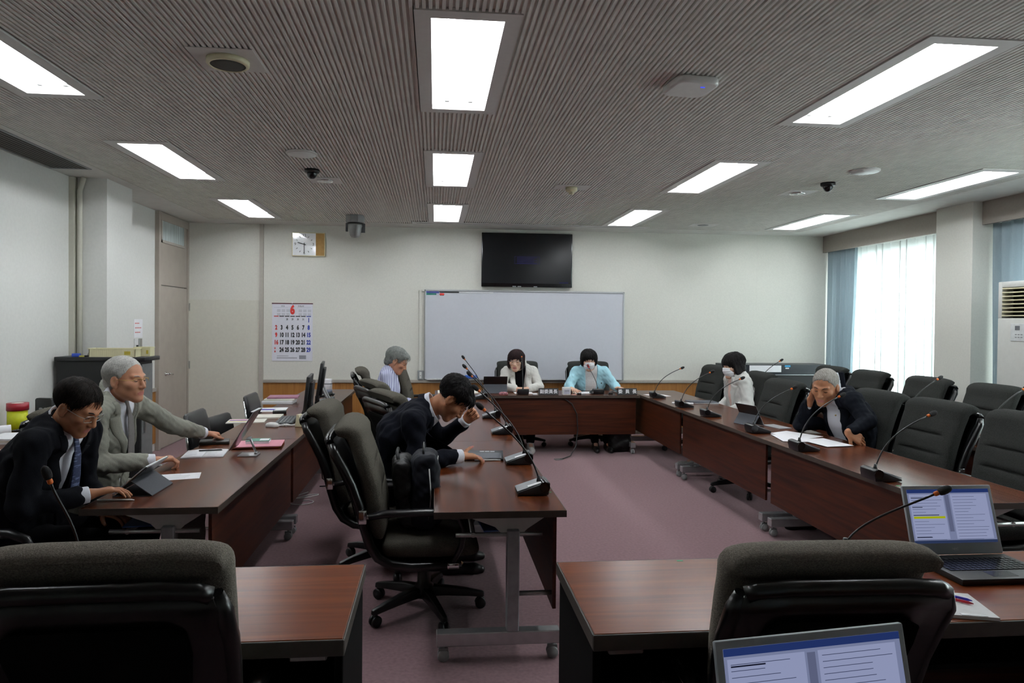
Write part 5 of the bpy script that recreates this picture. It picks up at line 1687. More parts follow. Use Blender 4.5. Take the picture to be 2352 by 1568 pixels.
def propped_tablet(label, loc, rz, w=.25, hgt=.18, ang=45, stand=.16, glow=True):
    """screen faces local -y and leans back towards +y; a folio flap props it from behind."""
    t = thing('propped_tablet', label, 'tablet', loc, rz, 'tablets standing in folio covers')
    a = math.radians(ang); dy, dz = math.cos(a), math.sin(a)
    M = Matrix.Translation((0, 0, .006)) @ Matrix.Rotation(a, 4, 'X')
    MB().box(-w / 2, w / 2, 0, hgt, -.0, .006, M=M).build('tablet_body', M_ALU, t, bevel=.0015, seg=1)
    MB().box(-w / 2 + .006, w / 2 - .006, .006, hgt - .006, .006, .0068, M=M).build('screen', M_SCR if glow else M_TABB, t)
    MB().box(-w / 2 - .002, w / 2 + .002, hgt * .5, hgt + .002, -.004, -.0002, M=M).build('cover_top', M_TABB, t)
    p = M @ Vector((0, hgt * .52, -.003)); q = Vector((0, dy * hgt * .52 + stand, .003))
    fl = MB()
    n = (q - p).normalized(); s = Vector((0, -n.z, n.y)) * .0016
    fl.add([(-w / 2, *(p - s).yz), (w / 2, *(p - s).yz), (w / 2, *(q - s).yz), (-w / 2, *(q - s).yz), (-w / 2, *(p + s).yz), (w / 2, *(p + s).yz), (w / 2, *(q + s).yz), (-w / 2, *(q + s).yz)],
           [(0, 1, 2, 3), (4, 7, 6, 5), (0, 4, 5, 1), (2, 6, 7, 3), (0, 3, 7, 4), (1, 5, 6, 2)])
    fl.build('cover_flap', M_FOLIO, t)
    MB().box(-w / 2, w / 2, -.002, q.y, .0005, .0025).build('cover_base', M_FOLIO, t)
    MB().lathe([(.006, 0), (.006, .002), (0, .0022)], n=12, M=M @ Matrix.Translation((w / 2 - .018, hgt - .018, -.004)) @ Matrix.Rotation(PI, 4, 'X')).build('camera_lens', M_BLACKG, t)
    return t
# --- left row
propped_tablet('tablet in black folio propped up under the hand of the man in dark suit', (-1.525, 3.53, TZ), -H, .26, .205, 41, .10)
o = MB().tube([(-.083, 0, .005), (.068, 0, .005), (.083, 0, .004)], [.0045, .0045, .001], 10).build('stylus', M_WHITE); o.location = (-1.475, 3.322, TZ); tag(o, 'white stylus lying near the end of the left table', 'stylus')
paper('small white printed sheet beside the black tablet folio on the left table', -1.365, 3.82, .20, .15, .25, n=4)
t = thing('open_notebook', 'open white notebook with a dark pen before the grey suited man', 'notebook', (-1.44, 4.45, TZ), .15)
for s in (-1, 1):
    MB().loft([[(s * .001, -.125, .001), (s * .001, -.125, .004 + .004), (s * .05, -.125, .010), (s * .12, -.125, .005), (s * .125, -.125, .001)], [(s * .001, .125, .001), (s * .001, .125, .008), (s * .05, .125, .010), (s * .12, .125, .005), (s * .125, .125, .001)]]).build('page_block', M_PAPER, t)
    b = MB()
    for k in range(5):
        b.box(s * .065 - .04, s * .065 + .03 * RN.random(), -.09 + k * .03, -.088 + k * .03, .0102, .0104)
    b.build('print', M_INKG, t)
o = MB().tube([(-.07, 0, .005), (.06, 0, .005), (.07, 0, .003)], [.005, .005, .001], 8).build('ballpoint_pen', M_BLACK); o.location = (-1.42, 4.50, TZ + .0105); o.rotation_euler = (0, 0, .2); tag(o, 'dark ballpoint pen lying on the open notebook', 'pen')
t = thing('planner', 'black leather zip planner with strap on the left table', 'planner', (-1.50, 4.83, TZ), .25)
MB().box(-.095, .095, -.065, .065, .0004, .022).build('cover', mat('leather_black', '#17140f', .45, bump=.3, bscale=300), t, bevel=.005)
MB().box(-.012, .012, -.068, .068, .022, .026).build('strap', mat('leather_brown', '#3a2018', .5), t, bevel=.002)
t = thing('tablet_on_stand', 'silver tablet on a folding aluminium stand, screen to the grey suited man', 'tablet', (-1.16, 4.50, TZ), -H)
M = Matrix.Translation((0, -.12, .025)) @ Matrix.Rotation(math.radians(58), 4, 'X')
MB().box(-.105, .105, 0, .29, 0, .006, M=M).build('tablet_body', mat('tablet_silver', '#8c8a8d', .28, metal=.8), t, bevel=.003)
MB().box(-.10, .10, .006, .284, .006, .0066, M=M).build('screen', M_TABB, t)
MB().box(-.085, -.06, .255, .28, -.003, 0, M=M).build('camera_bump', M_BLACKG, t, bevel=.002)
s = thing('tablet_stand', 'folding aluminium tablet stand with flat base on the left table', 'stand', (-1.16, 4.40, TZ), -H)
MB().box(-.055, .055, -.055, .06, .0004, .008).build('base', M_ALU, s, bevel=.003)
MB().box(-.03, .03, .04, .052, .006, .02).build('hinge', M_CHROME, s, bevel=.003)
g = MB(); g.tube([(0, .046, .014), (0, .01, .105)], .0075, 8); g.tube([(-.02, .046, .014), (.02, .046, .014)], .008, 8); g.build('arm', M_ALU, s)
MB().box(-.04, .04, -.008, .012, .100, .112).build('cradle', M_ALU, s, bevel=.003)
M_PINKF = mat('pink_folder', '#d98fa0', .6, var=.04); M_GREENB = mat('green_cover', '#3f7f6b', .5)
for k, (m_, lab) in enumerate(((mat('red_folder', '#b63a44', .6), 'red file lowest in the pink pile on the left table'), (mat('yellow_folder', '#d0a03c', .6), 'yellow file in the middle of the pink pile'), (M_PINKF, 'pink file on top of the pile on the left table'))):
    flat('paper_file', lab, 'file', -1.19 + .006 * k, 4.74 - .008 * k, .31, .24, .0055, m_, .06 + .03 * k, TZ + .006 * k, 'files in the pink pile')
t = thing('booklet', 'green covered booklet with white label on the pink files', 'booklet', (-1.19, 4.76, TZ + .0183), .1)
MB().box(-.075, .075, -.055, .055, .0003, .016).build('pages', M_PAPER, t); MB().box(-.076, .076, -.056, .056, .016, .018).build('cover', M_GREENB, t); MB().box(.01, .07, -.03, .035, .018, .0185).build('cover_label', M_PAPER, t)
t = thing('document', 'open document with pink, blue and yellow bands on the left table', 'document', (-1.56, 5.86, TZ), .12)
MB().box(-.15, .15, -.105, .105, .0004, .008).build('page_block', M_PAPERW, t)
for k, c in enumerate(('#c7507c', '#5a74c2', '#d8c04a')):
    MB().box(-.14, .0, .035 - .035 * k, .065 - .035 * k, .008, .0084).build('colour_band', mat('band_%d' % k, c, .7), t)
flat('paper_file', 'cream paper file under the keyboard edge on the left table', 'file', -1.45, 6.12, .24, .22, .012, M_PAPERW, .1)
t = thing('keyboard', 'black computer keyboard on the left table', 'keyboard', (-1.24, 5.88, TZ), .08 - H)
MB().box(-.21, .21, -.075, .075, .0004, .012).build('case', M_BLACK, t, bevel=.003)
for r in range(5):
    for k in range(14):
        MB().box(-.2 + k * .0283, -.2 + k * .0283 + .024, -.066 + r * .027, -.044 + r * .027, .012, .017).build('key', M_GREY, t)
t = thing('mouse', 'white computer mouse on the left table', 'mouse', (-1.285, 5.56, TZ), 1.2)
MB().loft([[(p[0] * k, p[1] * k, z) for p in rrect(.062, .11, .028)] for k, z in ((.92, .0005), (1, .008), (.96, .020), (.8, .030), (.45, .036))]).build('shell', M_WHITE, t)
o = MB().tube([(-1.23 + .045 * math.sin(k * .9) + .003 * k, 5.60 + .03 * math.cos(k * 1.3), TZ + .006 + .004 * (k % 3)) for k in range(34)], .0028, 6).build('mouse_cable', M_WHITE); tag(o, 'bundled white mouse cable on the left table', 'cable')
t = thing('phone_stand', 'cream plastic phone stand at the edge of the left table', 'stand', (-1.055, 5.56, TZ), -.5)
MB().prism([(-.05, .0004), (.055, .0004), (.06, .02), (.03, .03), (.01, .035), (-.012, .10), (-.035, .10), (-.04, .06)], -.025, .025, 'Y').build('body', M_CREAM, t, bevel=.004)
def monitor(label, loc, rz, w=.46, hgt=.30, tilt=10, easel=False):
    t = thing('monitor', label, 'monitor', loc, rz, 'monitors on the left table')
    M = Matrix.Translation((0, 0, .09)) @ Matrix.Rotation(math.radians(-tilt), 4, 'X')
    MB().box(-w / 2, w / 2, -.012, .014, 0, hgt, M=M).box(-w / 3, w / 3, .014, .04, .05, hgt - .05, M=M).build('housing', M_BLACK, t, bevel=.005)
    MB().box(-w / 2 + .012, w / 2 - .012, -.0128, -.0118, .014, hgt - .012, M=M).build('screen', M_BLACKG, t)
    if easel:
        for s in (-1, 1):
            MB().tube([(s * .12, .02, .27), (s * .12, .145, .005)], .012, 6).build('easel_leg', M_MIDG, t)
        MB().box(-.13, .13, -.06, .0, .0004, .02).build('foot', M_BLACK, t, bevel=.004)
        MB().box(-.03, .03, -.02, .02, .015, .12).build('neck', M_BLACK, t)
    else:
        MB().prism([(-.11, .0004), (.12, .0004), (.1, .02), (.06, .035), (.045, .19), (.015, .19), (-.05, .02)], -.09, .09, 'X').build('stand', M_BLACK, t, bevel=.005)
    return t
monitor('thin black monitor seen edge on, nearer of two on the left table', (-1.10, 6.0, TZ), -H + .10, .44, .29, 6)
monitor('black monitor on a slanted easel leg, farther of two on the left table', (-1.13, 6.72, TZ), -H + .12, .44, .36, 8, True)
t = thing('paper_canister', 'white printed canister at the far end of the left table', 'canister', (-1.17, 7.6, TZ))
MB().lathe([(.052, .0004), (.052, .205), (.048, .21), (0, .21)], n=24).build('body', M_PAPER, t)
MB().lathe([(.0523, .05), (.0523, .10)], n=24).build('printed_band', mat('band_greyblue', '#767c8c', .6), t)
MB().lathe([(.0523, .155), (.0523, .165)], n=24).build('printed_line', M_GREY, t)
for k, (x, y, m_, lab) in enumerate(((-1.58, 7.15, M_PAPER, 'white ring file lying lowest in the far file pile on the left table'), (-1.57, 7.17, M_PAPERW, 'cream file second in the far file pile'), (-1.55, 7.2, mat('mauve_folder', '#946579', .6), 'mauve file on top of the far file pile'))):
    flat('ring_file', lab, 'file', x, y, .30, .24, .034 if k == 0 else .016, m_, .05 * k, TZ + (0, .035, .052)[k], 'files in the far pile', .004)
paper('large white sheet with a purple pen on the left table', -1.55, 6.62, .30, .30, .1, n=0, thick=.003)
o = MB().tube([(-.07, 0, .005), (.07, 0, .005)], .0045, 8).build('purple_pen', mat('purple_plastic', '#4a3ab0', .4)); o.location = (-1.56, 6.58, TZ + .0033); tag(o, 'purple pen on the large white sheet', 'pen')
t = thing('pouch', 'small black pouch with white top beside the keyboard', 'pouch', (-1.40, 6.34, TZ), .2)
MB().box(-.06, .06, -.035, .035, .0004, .03).build('body', M_BLACK, t, bevel=.008); MB().box(-.045, .045, -.025, .025, .03, .038).build('flap', M_PAPER, t, bevel=.003)
t = thing('telephone', 'dark grey desk telephone behind the monitors on the left table', 'telephone', (-1.12, 7.1, TZ), -H)
MB().prism([(-.09, .0004), (.09, .0004), (.09, .07), (-.09, .03)], -.085, .085, 'X').build('base', M_GREY, t, bevel=.006)
MB().tube([(-.06, -.08, .055), (-.06, -.06, .07), (-.06, .07, .095), (-.06, .085, .08)], [.02, .018, .018, .02], 10).build('handset', M_BLACK, t)
# --- middle row
t = thing('flat_tablet', 'dark tablet in keyboard case lying flat under the young man\'s hand', 'tablet', (.315, 4.30, TZ), -.08)
MB().box(-.12, .12, -.14, .14, .0004, .012).build('case', M_TABB, t, bevel=.003)
MB().box(-.108, .108, -.115, .06, .012, .0126).build('screen', mat('glass_grey', '#34373a', .12, spec=.8), t)
for k in range(3):
    MB().box(-.03 + k * .034, -.002 + k * .034, .085, .108, .012, .0128).build('sticker', M_PAPER, t)
o = MB().tube([(-.08, 0, .005), (.06, 0, .005), (.08, 0, .005)], [.0045, .0045, .0045], 8).build('stylus', M_WHITE); o.location = (.325, 4.155, TZ); o.rotation_euler = (0, 0, .0); tag(o, 'white stylus lying along the front of the flat tablet', 'stylus')
for k, (x, y) in enumerate(((.16, 8.2), (.42, 8.22))):
    paper('blank grey white board lying at the far end of the middle row, %s' % ('left' if k == 0 else 'right'), x, y, .25, .32, 0, thick=.012, m=M_PAPERW, group='boards at the far end of the middle row')
for k, (x, y, z, lab) in enumerate(((.575, 3.37, TZ, 'tiny green sticker by the nearest middle row microphone'), (2.455, 3.40, TZ, 'tiny green sticker by the right row microphone nearest the laptop'), (.88, 2.365, TZ, 'tiny green sticker on the far edge of the lower right desk'))):
    flat('sticker', lab, 'sticker', x, y, .022, .010, .0005, mat('sticker_green', '#2f8f62', .6), 0, z)
flat('blue_file', 'blue plastic file resting on the rails under the middle table', 'file', .285, 3.25, .14, .28, .006, mat('file_blue', '#2b4678', .5), .1, .5875)
flat('blue_file', 'blue plastic file resting on the rails under the left table end', 'file', -1.37, 3.42, .14, .28, .006, mat('file_blue', '#2b4678', .5), .1, .5875)
# bags on the near chair
def soft_box(name, c, d, r, m, parent, amp=.006, h=.006, o0=(0, 0, 0), lean=(0, 0)):
    c = np.asarray(c, float); d = np.asarray(d, float) / 2 - r
    def f(P):
        q = P - c; q = np.stack([q[..., 0] - lean[0] * q[..., 2], q[..., 1] - lean[1] * q[..., 2], q[..., 2]], -1)
        q = np.abs(q) - d
        return np.linalg.norm(np.maximum(q, 0), axis=-1) + np.minimum(q.max(-1), 0) - r
    e = d + r + .03
    fl = Field(c - e, c + e, h); fl.put((f, c - e, c + e), .004); fl.warp(wrinkle(amp, 38, 4)); fl.warp(wrinkle(amp * .4, 90, 6))
    return field_obj(fl, name, m, parent, None, 1, o0)
M_NYL = mat('nylon_navy', '#0c0f18', .7, spec=.2, var=.1, bump=.2, bscale=500); M_LEA = mat('bag_leather', '#0a0a0b', .45, spec=.3, var=.1, bump=.3, bscale=260)
bz = .462
t = thing('backpack', 'navy nylon backpack with top handle standing on the near chair', 'bag', (-.045, 3.60, bz))
soft_box('body', (0, 0, .205), (.14, .24, .40), .05, M_NYL, t)
soft_box('pocket', (.058, -.02, .14), (.06, .17, .20), .025, M_NYL, t)
MB().tube([(-.01, -.07, .39), (-.01, -.06, .43), (-.01, .0, .445), (-.01, .06, .43), (-.01, .07, .39)], .012, 8, flat=.5).build('handle', M_BLACK, t)
MB().tube([(.03, -.115, .33), (.06, -.07, .37), (.065, .05, .37)], .0035, 6).build('zip', M_STEEL, t)
MB().tube([(.02, -.132, .34), (.03, -.142, .2), (.02, -.136, .08)], .0035, 6).build('zip', M_STEEL, t)
t = thing('shoulder_bag', 'black leather shoulder bag leaning behind the navy backpack on the chair', 'bag', (-.15, 3.66, bz))
soft_box('body', (0, 0, .19), (.10, .30, .36), .04, M_LEA, t, lean=(-.12, 0))
MB().tube([(-.03, -.10, .34), (-.045, -.06, .40), (-.045, .06, .40), (-.03, .10, .34)], .009, 8).build('strap', M_LEA, t)
# --- head table
propped_tablet('dark tablet in folio standing on the head table beside the beige jacket', (.72, 8.17, TZ), 0 + PI, .28, .21, 68, .05, False)
t = thing('pink_pouch', 'small pink patterned pouch in front of the standing dark tablet', 'pouch', (.80, 7.93, TZ), .1)
MB().loft([[(p[0] * k, p[1] * k, z) for p in rrect(.11, .05, .022)] for k, z in ((.9, .0005), (1, .012), (.9, .026), (.55, .034))]).build('body', mat('pink_pattern', '#c58a95', .7, col2='#6d3a40', scale=60), t)
def nameplate(label, x, chars, sp, w):
    t = thing('name_plate', label, 'name plate', (x, 7.925, TZ), 0, 'name plates on the head table')
    MB().prism([(-.022, .0004), (.022, .0004), (.004, .078), (-.004, .078)], -w / 2, w / 2, 'X').build('stand', M_BLACK, t, bevel=.001, seg=1)
    a = math.atan2(.078, .018)
    for k, c in enumerate(chars):
        text_obj(c, .052, 'lettering', M_PAPER, t, ((k - (len(chars) - 1) / 2) * sp, -.0138, .038), (a, 0, 0), bold=.0010, ext=.0006)
    return t
nameplate('black name plate reading 副委員長 before the woman in beige', 1.33, '副委員長', .053, .235)
nameplate('black name plate reading 委員長 before the woman in light blue', 2.275, '委員長', .085, .235)
t = thing('desk_clock', 'small white cube desk clock between the name plates', 'clock', (1.543, 7.925, TZ))
MB().box(-.047, .047, -.035, .035, .0004, .09).build('case', M_WHITE, t, bevel=.006)
MB().box(-.034, .034, -.0365, -.034, .012, .068).build('display', mat('clock_lcd', '#c4c6d4', .3), t)
b = MB()
for k in range(4):
    b.box(-.022 + k * .012, -.015 + k * .012, -.037, -.0365, .042, .056)
b.build('digits', M_MIDG, t)
paper('white sheet before the woman in light blue', 1.80, 8.14, .24, .20, .1, thick=.004, n=3); paper('white sheet right of the chair name plate on the head table', 2.33, 8.20, .18, .26, .3, thick=.003)
paper('white sheet before the woman in beige', 1.06, 8.13, .22, .18, 0, thick=.003)
for k, (x, y) in enumerate(((1.70, 7.94), (2.09, 7.98))):
    flat('black_box', 'small black box on the head table %s' % ('beside the cube clock' if k == 0 else 'beside the right name plate'), 'box', x, y, .05, .03, .02, M_BLACK, 0, bevel=.003)
flat('glass_lid', 'small pale lid beside the left name plate', 'lid', 1.17, 7.93, .055, .05, .018, M_PAPER, 0, bevel=.006)
flat('pink_eraser', 'small pink slip beside the cube clock', 'slip', 1.63, 7.92, .05, .035, .006, mat('pink_slip', '#d9a9a2', .7), .2)
o = MB().tube([(1.52, 7.885, .655), (1.60, 7.875, .60), (1.66, 7.87, .48), (1.67, 7.86, .30), (1.64, 7.80, .12), (1.56, 7.72, .02), (1.47, 7.65, .006), (1.42, 7.61, .006)], .007, 8).build('floor_cable', M_BLACK); tag(o, 'black cable hanging down the front of the head table to the floor', 'cable')
flat('floor_plug', 'silver floor socket where the black cable ends', 'socket', 1.40, 7.60, .09, .06, .01, M_STEEL, .3, 0, bevel=.003)
t = thing('floor_bag', 'black bag on the floor under the head table, right side', 'bag', (2.22, 8.05, .002))
soft_box('body', (0, 0, .16), (.26, .20, .31), .07, M_LEA, t, h=.008)
MB().tube([(-.07, 0, .30), (-.05, 0, .37), (.05, 0, .37), (.07, 0, .30)], .009, 8).build('handle', M_LEA, t)
# --- right row
paper('white sheet under the corner microphone of the right row', 2.62, 7.86, .21, .26, .3, thick=.002)
flat('pencil_box', 'slim white pencil box behind the second right row microphone', 'pencil box', 2.62, 7.02, .22, .05, .014, M_PAPER, -.35, bevel=.004)
t = thing('closed_laptop', 'thin closed dark laptop with silver edge on the right row', 'laptop', (2.87, 7.12, TZ), -.05)
MB().box(-.15, .15, -.11, .11, .0004, .009).build('base', M_ALU, t, bevel=.003); MB().box(-.15, .15, -.11, .11, .009, .017).build('lid', mat('lid_slate', '#2f3240', .35), t, bevel=.003)
o = MB().tube([(-.06, 0, .004), (.06, 0, .004)], .004, 8).build('pen', M_BLACK); o.location = (2.66, 7.18, TZ); o.rotation_euler = (0, 0, .5); tag(o, 'dark pen beside the closed laptop', 'pen')
propped_tablet('dark tablet in folio propped up on the right row before the empty chair', (2.70, 5.56, TZ), H + .25, .25, .19, 62, .06, True)
paper('grey sheet beside the propped tablet on the right row', 2.83, 5.42, .12, .22, .2, thick=.006, m=mat('grey_sheet', '#8e8f91', .6))
for k, (x, y, r, lab) in enumerate(((2.78, 5.02, .5, 'white sheet fanned out before the man leaning on his hand, farthest of three'), (2.66, 4.86, -.2, 'white sheet fanned out before the man leaning on his hand, middle of three'), (2.80, 4.66, .15, 'white sheet fanned out before the man leaning on his hand, closest of three'))):
    paper(lab, x, y, .22, .31, r, TZ + .0026 * k, thick=.0024, group='papers before the leaning man', m=mat('paper_bright', '#f1f1f4', .7, var=.01))
# --- lower right desk
def laptop(label, loc, rz, w=.352, d=.232, sh=.245, back=17, body=None, keys=True):
    t = thing('laptop', label, 'laptop', loc, rz, 'open laptops')
    body = body or mat('laptop_grey', '#a2abb2', .45, var=.03)
    MB().box(-w / 2, w / 2, -d, 0, .0005, .022).build('base', M_BLACK, t, bevel=.004)
    if keys:
        for r in range(6):
            for k in range(16):
                MB().box(-.155 + k * .0195, -.155 + k * .0195 + .016, -.155 + r * .0195, -.155 + r * .0195 + .016, .022, .0245).build('key', M_BLACKG, t)
    MB().box(-.05, .04, -.215, -.165, .022, .0225).build('touchpad', M_BLACKG, t)
    MB().box(-.15, -.09, -.020, -.012, .022, .0235).build('power_strip', mat('key_blue', '#2f49c8', .4), t)
    M = Matrix.Translation((0, 0, .022)) @ Matrix.Rotation(math.radians(90 - back), 4, 'X')
    MB().box(-w / 2, w / 2, 0, sh, -.012, 0, M=M).build('lid', body, t, bevel=.004)
    b = MB().box(-w / 2 + .014, w / 2 - .014, .040, sh - .014, 0, .0008, M=M); scr = b.build('screen', emit('lcd_white', '#8790b4', .68), t)
    z = .0009; x0 = -w / 2 + .014; x1 = w / 2 - .014; y0 = .040; y1 = sh - .014
    MB().box(x0, x1, y1 - .013, y1, z, z + .0003, M=M).build('title_bar', emit('lcd_blue', '#2f4486', .5), scr)
    MB().box(x0, x1, y0, y0 + .010, z, z + .0003, M=M).build('task_bar', emit('lcd_slate', '#3b4a72', .5), scr)
    pg = emit('lcd_page', '#9aa2c6', .78)
    for (a, c) in ((x0 + .006, -.022), (.006, x1 - .012)):
        MB().box(a, c, y0 + .014, y1 - .018, z, z + .0003, M=M).build('page', pg, scr)
    b = MB()
    for (a, c) in ((x0 + .012, -.03), (.014, x1 - .02)):
        for k in range(15):
            yy = y1 - .028 - k * .0108
            b.box(a, a + (c - a) * RN.uniform(.4, 1), yy, yy + .0011, z + .0003, z + .0005, M=M)
    b.build('text_line', emit('lcd_text', '#5d668e', .4), scr)
    b = MB()
    for yy, L in ((y1 - .032, .07), (y1 - .065, .04), (y1 - .093, .10), (y0 + .02, .06)):
        b.box(x0 + .012, x0 + .012 + L, yy, yy + .0025, z + .0004, z + .0006, M=M)
    b.build('heading_line', emit('lcd_dark', '#2a2f4c', .3), scr)
    MB().box(x0 + .012, x0 + .135, y1 - .104, y1 - .096, z + .0004, z + .0006, M=M).build('highlight', emit('lcd_yellow', '#c2cc1c', .6), scr)
    MB().box(-.017, .0, y0 + .04, y1 - .02, z, z + .0003, M=M).build('margin', emit('lcd_margin', '#8088ae', .45), scr)
    tx = text_obj('NEC', .012, 'logo', M_ALU, t, sx=1.1)
    tx.matrix_local = M @ Matrix.Translation((-.01, .019, .0006))
    return t
laptop('open grey laptop with a document on screen on the lower right desk', (1.90, 2.30, TZ), 0, back=16)
t = thing('notepad', 'white paper pad on the lower right desk edge', 'notepad', (1.555, 1.925, TZ), -.25)
MB().box(-.10, .10, -.09, .09, .0004, .010).build('page_block', mat('pad_white', '#e4e4e4', .8), t); MB().box(.0, .07, -.088, -.075, .010, .0108).build('clip', M_STEEL, t)
for k, (m_, lab) in enumerate(((mat('pen_red', '#c21f35', .3), 'red ballpoint pen lying across the white pad'), (mat('pen_blue', '#3a30b4', .3), 'blue ballpoint pen lying across the white pad'))):
    t = thing('ballpoint_pen', lab, 'pen', (1.575 + .014 * k, 1.95 + .022 * k, TZ + .0107), -.85, 'pens on the pad')
    MB().tube([(-.07, 0, .0048), (.055, 0, .0048), (.068, 0, .0048)], [.0045, .0045, .0012], 8).build('barrel', m_, t); MB().tube([(-.07, 0, .0095), (-.03, 0, .0095)], .0012, 5).build('clip', M_CHROME, t)
# --- laptop of the camera side, only its lid in view; its desk stands below the frame
dup(DR, 'brown topped desk under the closest laptop, standing closest to the camera', (1.05, .945, 0))
lp = laptop('open grey laptop in the very front, only the upper screen in view', (.712, 1.147, TZ), .125, w=.40, sh=.262, keys=False, back=13)

# ------------------------------------------------------------------ left wall: side table, cabinet, clutter
t = thing('side_table', 'dark wood side table along the left wall loaded with clutter', 'table', (-3.02, 4.60, 0))
MB().box(-.245, .245, -1.50, 1.50, .67, .70).build('tabletop', M_TABLE, t, bevel=.002, seg=1)
for x in (-.21, .21):
    for y in (-1.45, 1.45):
        MB().box(x - .02, x + .02, y - .02, y + .02, 0, .67).build('leg', M_DARKSTEEL, t)
t = thing('cabinet', 'tall black cabinet with overhanging top before the left pillar', 'cabinet', (-2.90, 6.32, 0))
MB().box(-.345, .345, -.12, .14, .0, 1.18).build('body', mat('cabinet_black', '#0b0c0e', .6, var=.08), t, bevel=.003, seg=1)
MB().prism([(-.355, -.135), (.34, -.135), (.385, -.12), (.405, -.07), (.405, .16), (-.355, .16)], 1.18, 1.215, 'Z').build('top', mat('cabinet_top', '#141518', .45), t, bevel=.004)
MB().box(.345, .351, -.09, .13, .06, 1.15).build('door', mat('cabinet_door', '#77797a', .5), t); MB().box(.351, .367, -.06, -.05, .55, .70).build('handle', M_STEEL, t)
M_TRAY = mat('tray_cream', '#ded8b2', .5, var=.03)
def tray(label, loc, rz):
    t = thing('plastic_tray', label, 'tray', loc, rz, 'cream trays on the black cabinet')
    w, d, h_ = .19, .145, .075
    b = MB().box(-w, w, -d, d, .0005, .006)
    b.box(-w, w, -d, -d + .006, .006, h_).box(-w, w, d - .006, d, .006, h_).box(-w, -w + .006, -d, d, .006, h_).box(w - .006, w, -d, d, .006, h_)
    b.box(-w - .008, w + .008, -d - .008, -d, h_ - .008, h_).box(-w - .008, w + .008, d, d + .008, h_ - .008, h_).box(-w - .008, -w, -d, d, h_ - .008, h_).box(w, w + .008, -d, d, h_ - .008, h_)
    b.build('basket', M_TRAY, t)
    for k in range(22):
        MB().box(-w + .012 + k * .017, -w + .018 + k * .017, -d - .003, -d, .01, h_ - .01).build('rib', M_TRAY, t)
    MB().box(.10, .15, -d - .0045, -d - .0005, .02, .05).build('yellow_label', mat('label_yellow', '#b8a53a', .6), t)
    return t
TR = tray('cream ribbed plastic tray on the black cabinet, the one closer to the camera', (-2.79, 6.265, 1.215), .03)
dup(TR, 'cream ribbed plastic tray on the black cabinet, pushed further back to the right', (-2.60, 6.40, 1.215), .02).scale = (.36, .36, 1.1)
TR.scale = (1, .42, 1)
flat('blue_tape', 'small blue box of tape on the left end of the black cabinet', 'tape', -3.09, 6.22, .06, .05, .03, mat('tape_blue', '#2c49a8', .5), .2, 1.215, bevel=.004)
t = thing('key_bunch', 'bunch of keys with tags on the black cabinet', 'keys', (-3.02, 6.215, 1.215), .3)
MB().box(-.04, .0, -.015, .015, .0005, .012).build('key_tag', mat('tag_yellow', '#9a9440', .6), t); MB().box(.0, .05, -.01, .012, .0005, .014).build('key_holder', M_BLACK, t); MB().tube([(.02, 0, .01), (.03, 0, .035), (.04, .01, .03)], .003, 6).build('ring', M_STEEL, t)
t = thing('yellow_roll', 'bright yellow tape roll standing below the red one by the left wall', 'tape', (-3.14, 5.47, TZ))
MB().lathe([(.03, .0005), (.066, .0005), (.066, .150), (.03, .150)], n=28).build('tape_body', mat('tape_yellow', '#c9d01e', .45), t)
t = thing('red_roll', 'dark red tape roll on top of the yellow roll by the left wall', 'tape', (-3.138, 5.47, TZ + .1505))
MB().lathe([(.04, .0), (.072, .0), (.072, .055), (.04, .055)], n=28).build('tape_body', mat('tape_red', '#8f1424', .4), t); MB().lathe([(.028, .001), (.0405, .001), (.0405, .0555), (.028, .0555)], n=24).build('paper_core', M_PAPERW, t)
t = thing('router', 'upright black rounded device against the left wall', 'router', (-3.12, 5.80, TZ), -.25)
MB().loft([[(p[0], y, p[1] + .108) for p in rrect(.15, .195, .02)] for y in (-.018, .018)], smooth=False).build('case', M_BLACK, t, bevel=.003); MB().box(-.06, .06, -.045, .05, .0005, .014).build('foot', M_BLACK, t, bevel=.003)
for s in (-1, 1): MB().ell((s * .022, -.019, .12), (.018, .002, .010), 14, 8).build('emblem', M_MIDG, t)
b = []
rr_ = random.Random(5)
for k in range(46):
    b.append((-3.03 + .10 * math.sin(k * .83) * rr_.uniform(.5, 1) + .001 * k, 5.36 + .16 * math.cos(k * .47) * rr_.uniform(.6, 1), TZ + .012 + .03 * rr_.random()))
o = MB().tube(b, .0045, 6).build('black_cable', M_BLACK); tag(o, 'tangle of black cable on the side table by the left wall', 'cable')
t = thing('white_roll', 'rolled white tube of paper on the side table by the left wall', 'paper roll', (-3.12, 5.16, TZ), .6)
MB().tube([(-.12, 0, .035), (.10, 0, .045)], .034, 16).build('sheet', M_PAPER, t)
t = thing('card_box', 'flat green and white box on the side table', 'box', (-3.00, 5.60, TZ), .15)
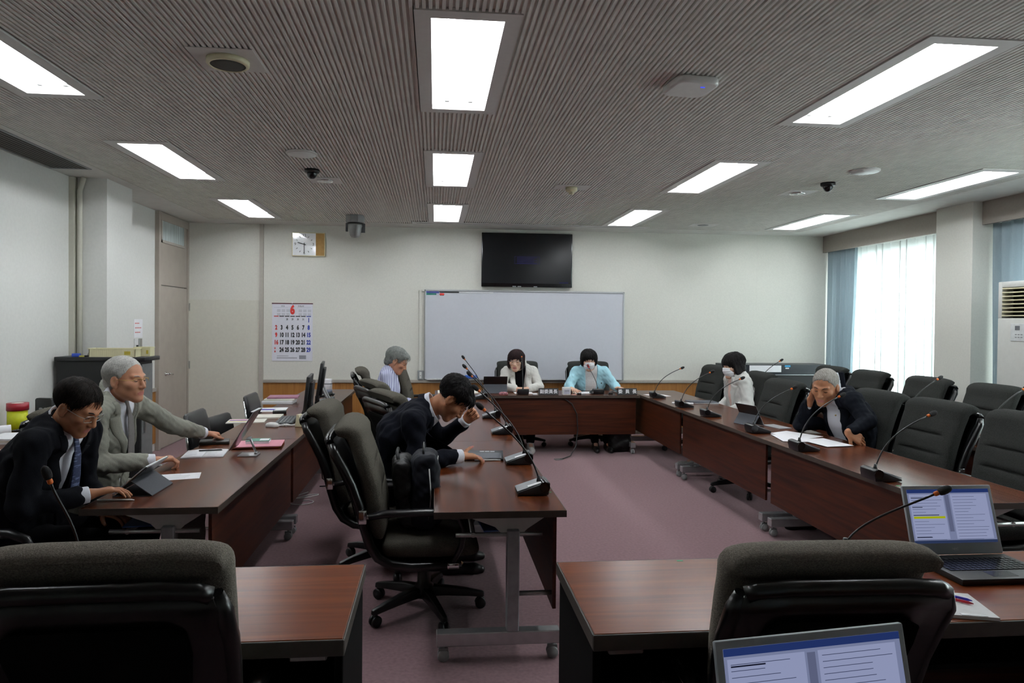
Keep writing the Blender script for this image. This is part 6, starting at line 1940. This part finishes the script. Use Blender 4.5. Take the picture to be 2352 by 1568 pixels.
MB().box(-.08, .08, -.06, .06, .0005, .02).build('lower_half', mat('box_green', '#6d8f4a', .6), t, bevel=.002); MB().box(-.08, .08, -.06, .06, .02, .05).build('upper_half', mat('box_pale', '#b9c0ae', .6), t, bevel=.002)
for k in range(3):
    flat('paper_stack', ('bottom', 'middle', 'top')[k] + ' bundle of the paper pile at the front of the side table', 'papers', -2.94 + .01 * k, 4.98, .20, .28, .012, (M_PAPER, M_PAPERW, M_PAPER)[k], .1 - .05 * k, TZ + .0125 * k, 'paper pile on the side table')

# ------------------------------------------------------------------ back right corner: equipment console
t = thing('console_cabinet', 'long dark equipment console by the back wall in the right corner', 'console', (4.66, 9.08, 0))
MB().box(-.72, .74, -.22, .22, 0, .86).build('body', mat('console_body', '#0e0f12', .5, var=.06), t, bevel=.003, seg=1)
MB().box(-.72, .74, -.20, .22, .86, 1.005).build('upper_panel', mat('console_navy', '#10151f', .4, var=.06), t, bevel=.002, seg=1)
MB().box(-.73, .75, -.23, -.20, .866, .872).build('trim_line', M_ALU, t)
MB().box(-.42, .03, -.203, -.2, .905, .995).build('paper_notice', M_PAPER, t)
MB().box(.08, .16, -.203, -.2, .975, .998).build('cyan_label', mat('label_cyan', '#3f9fd0', .6), t); MB().box(.09, .14, -.203, -.2, .95, .965).build('white_label', M_PAPER, t)
for k in range(9):
    MB().box(-.71, -.50, -.226, -.219, .48 + .042 * k, .50 + .042 * k).build('rack_unit', (M_MIDG if k % 3 == 1 else M_GREY), t)
# floor cables by the left table
o = MB().tube([(-1.12 + .10 * math.sin(k * .5), 5.85 + .05 * k * .3 + .12 * math.cos(k * .45), .004 + .002 * (k % 2)) for k in range(26)], .0035, 6).build('white_cable', M_WHITE); tag(o, 'white cable looping on the carpet below the left table', 'cable')
o = MB().tube([(-1.05, 6.5, .60), (-1.06, 6.52, .3), (-1.05, 6.55, .06), (-1.0, 6.6, .006), (-.92, 6.62, .006), (-.9, 6.54, .006), (-.98, 6.48, .006), (-1.06, 6.46, .006)], .0055, 6).build('black_cable', M_BLACK); tag(o, 'black cable dropping from the left table to the carpet', 'cable')
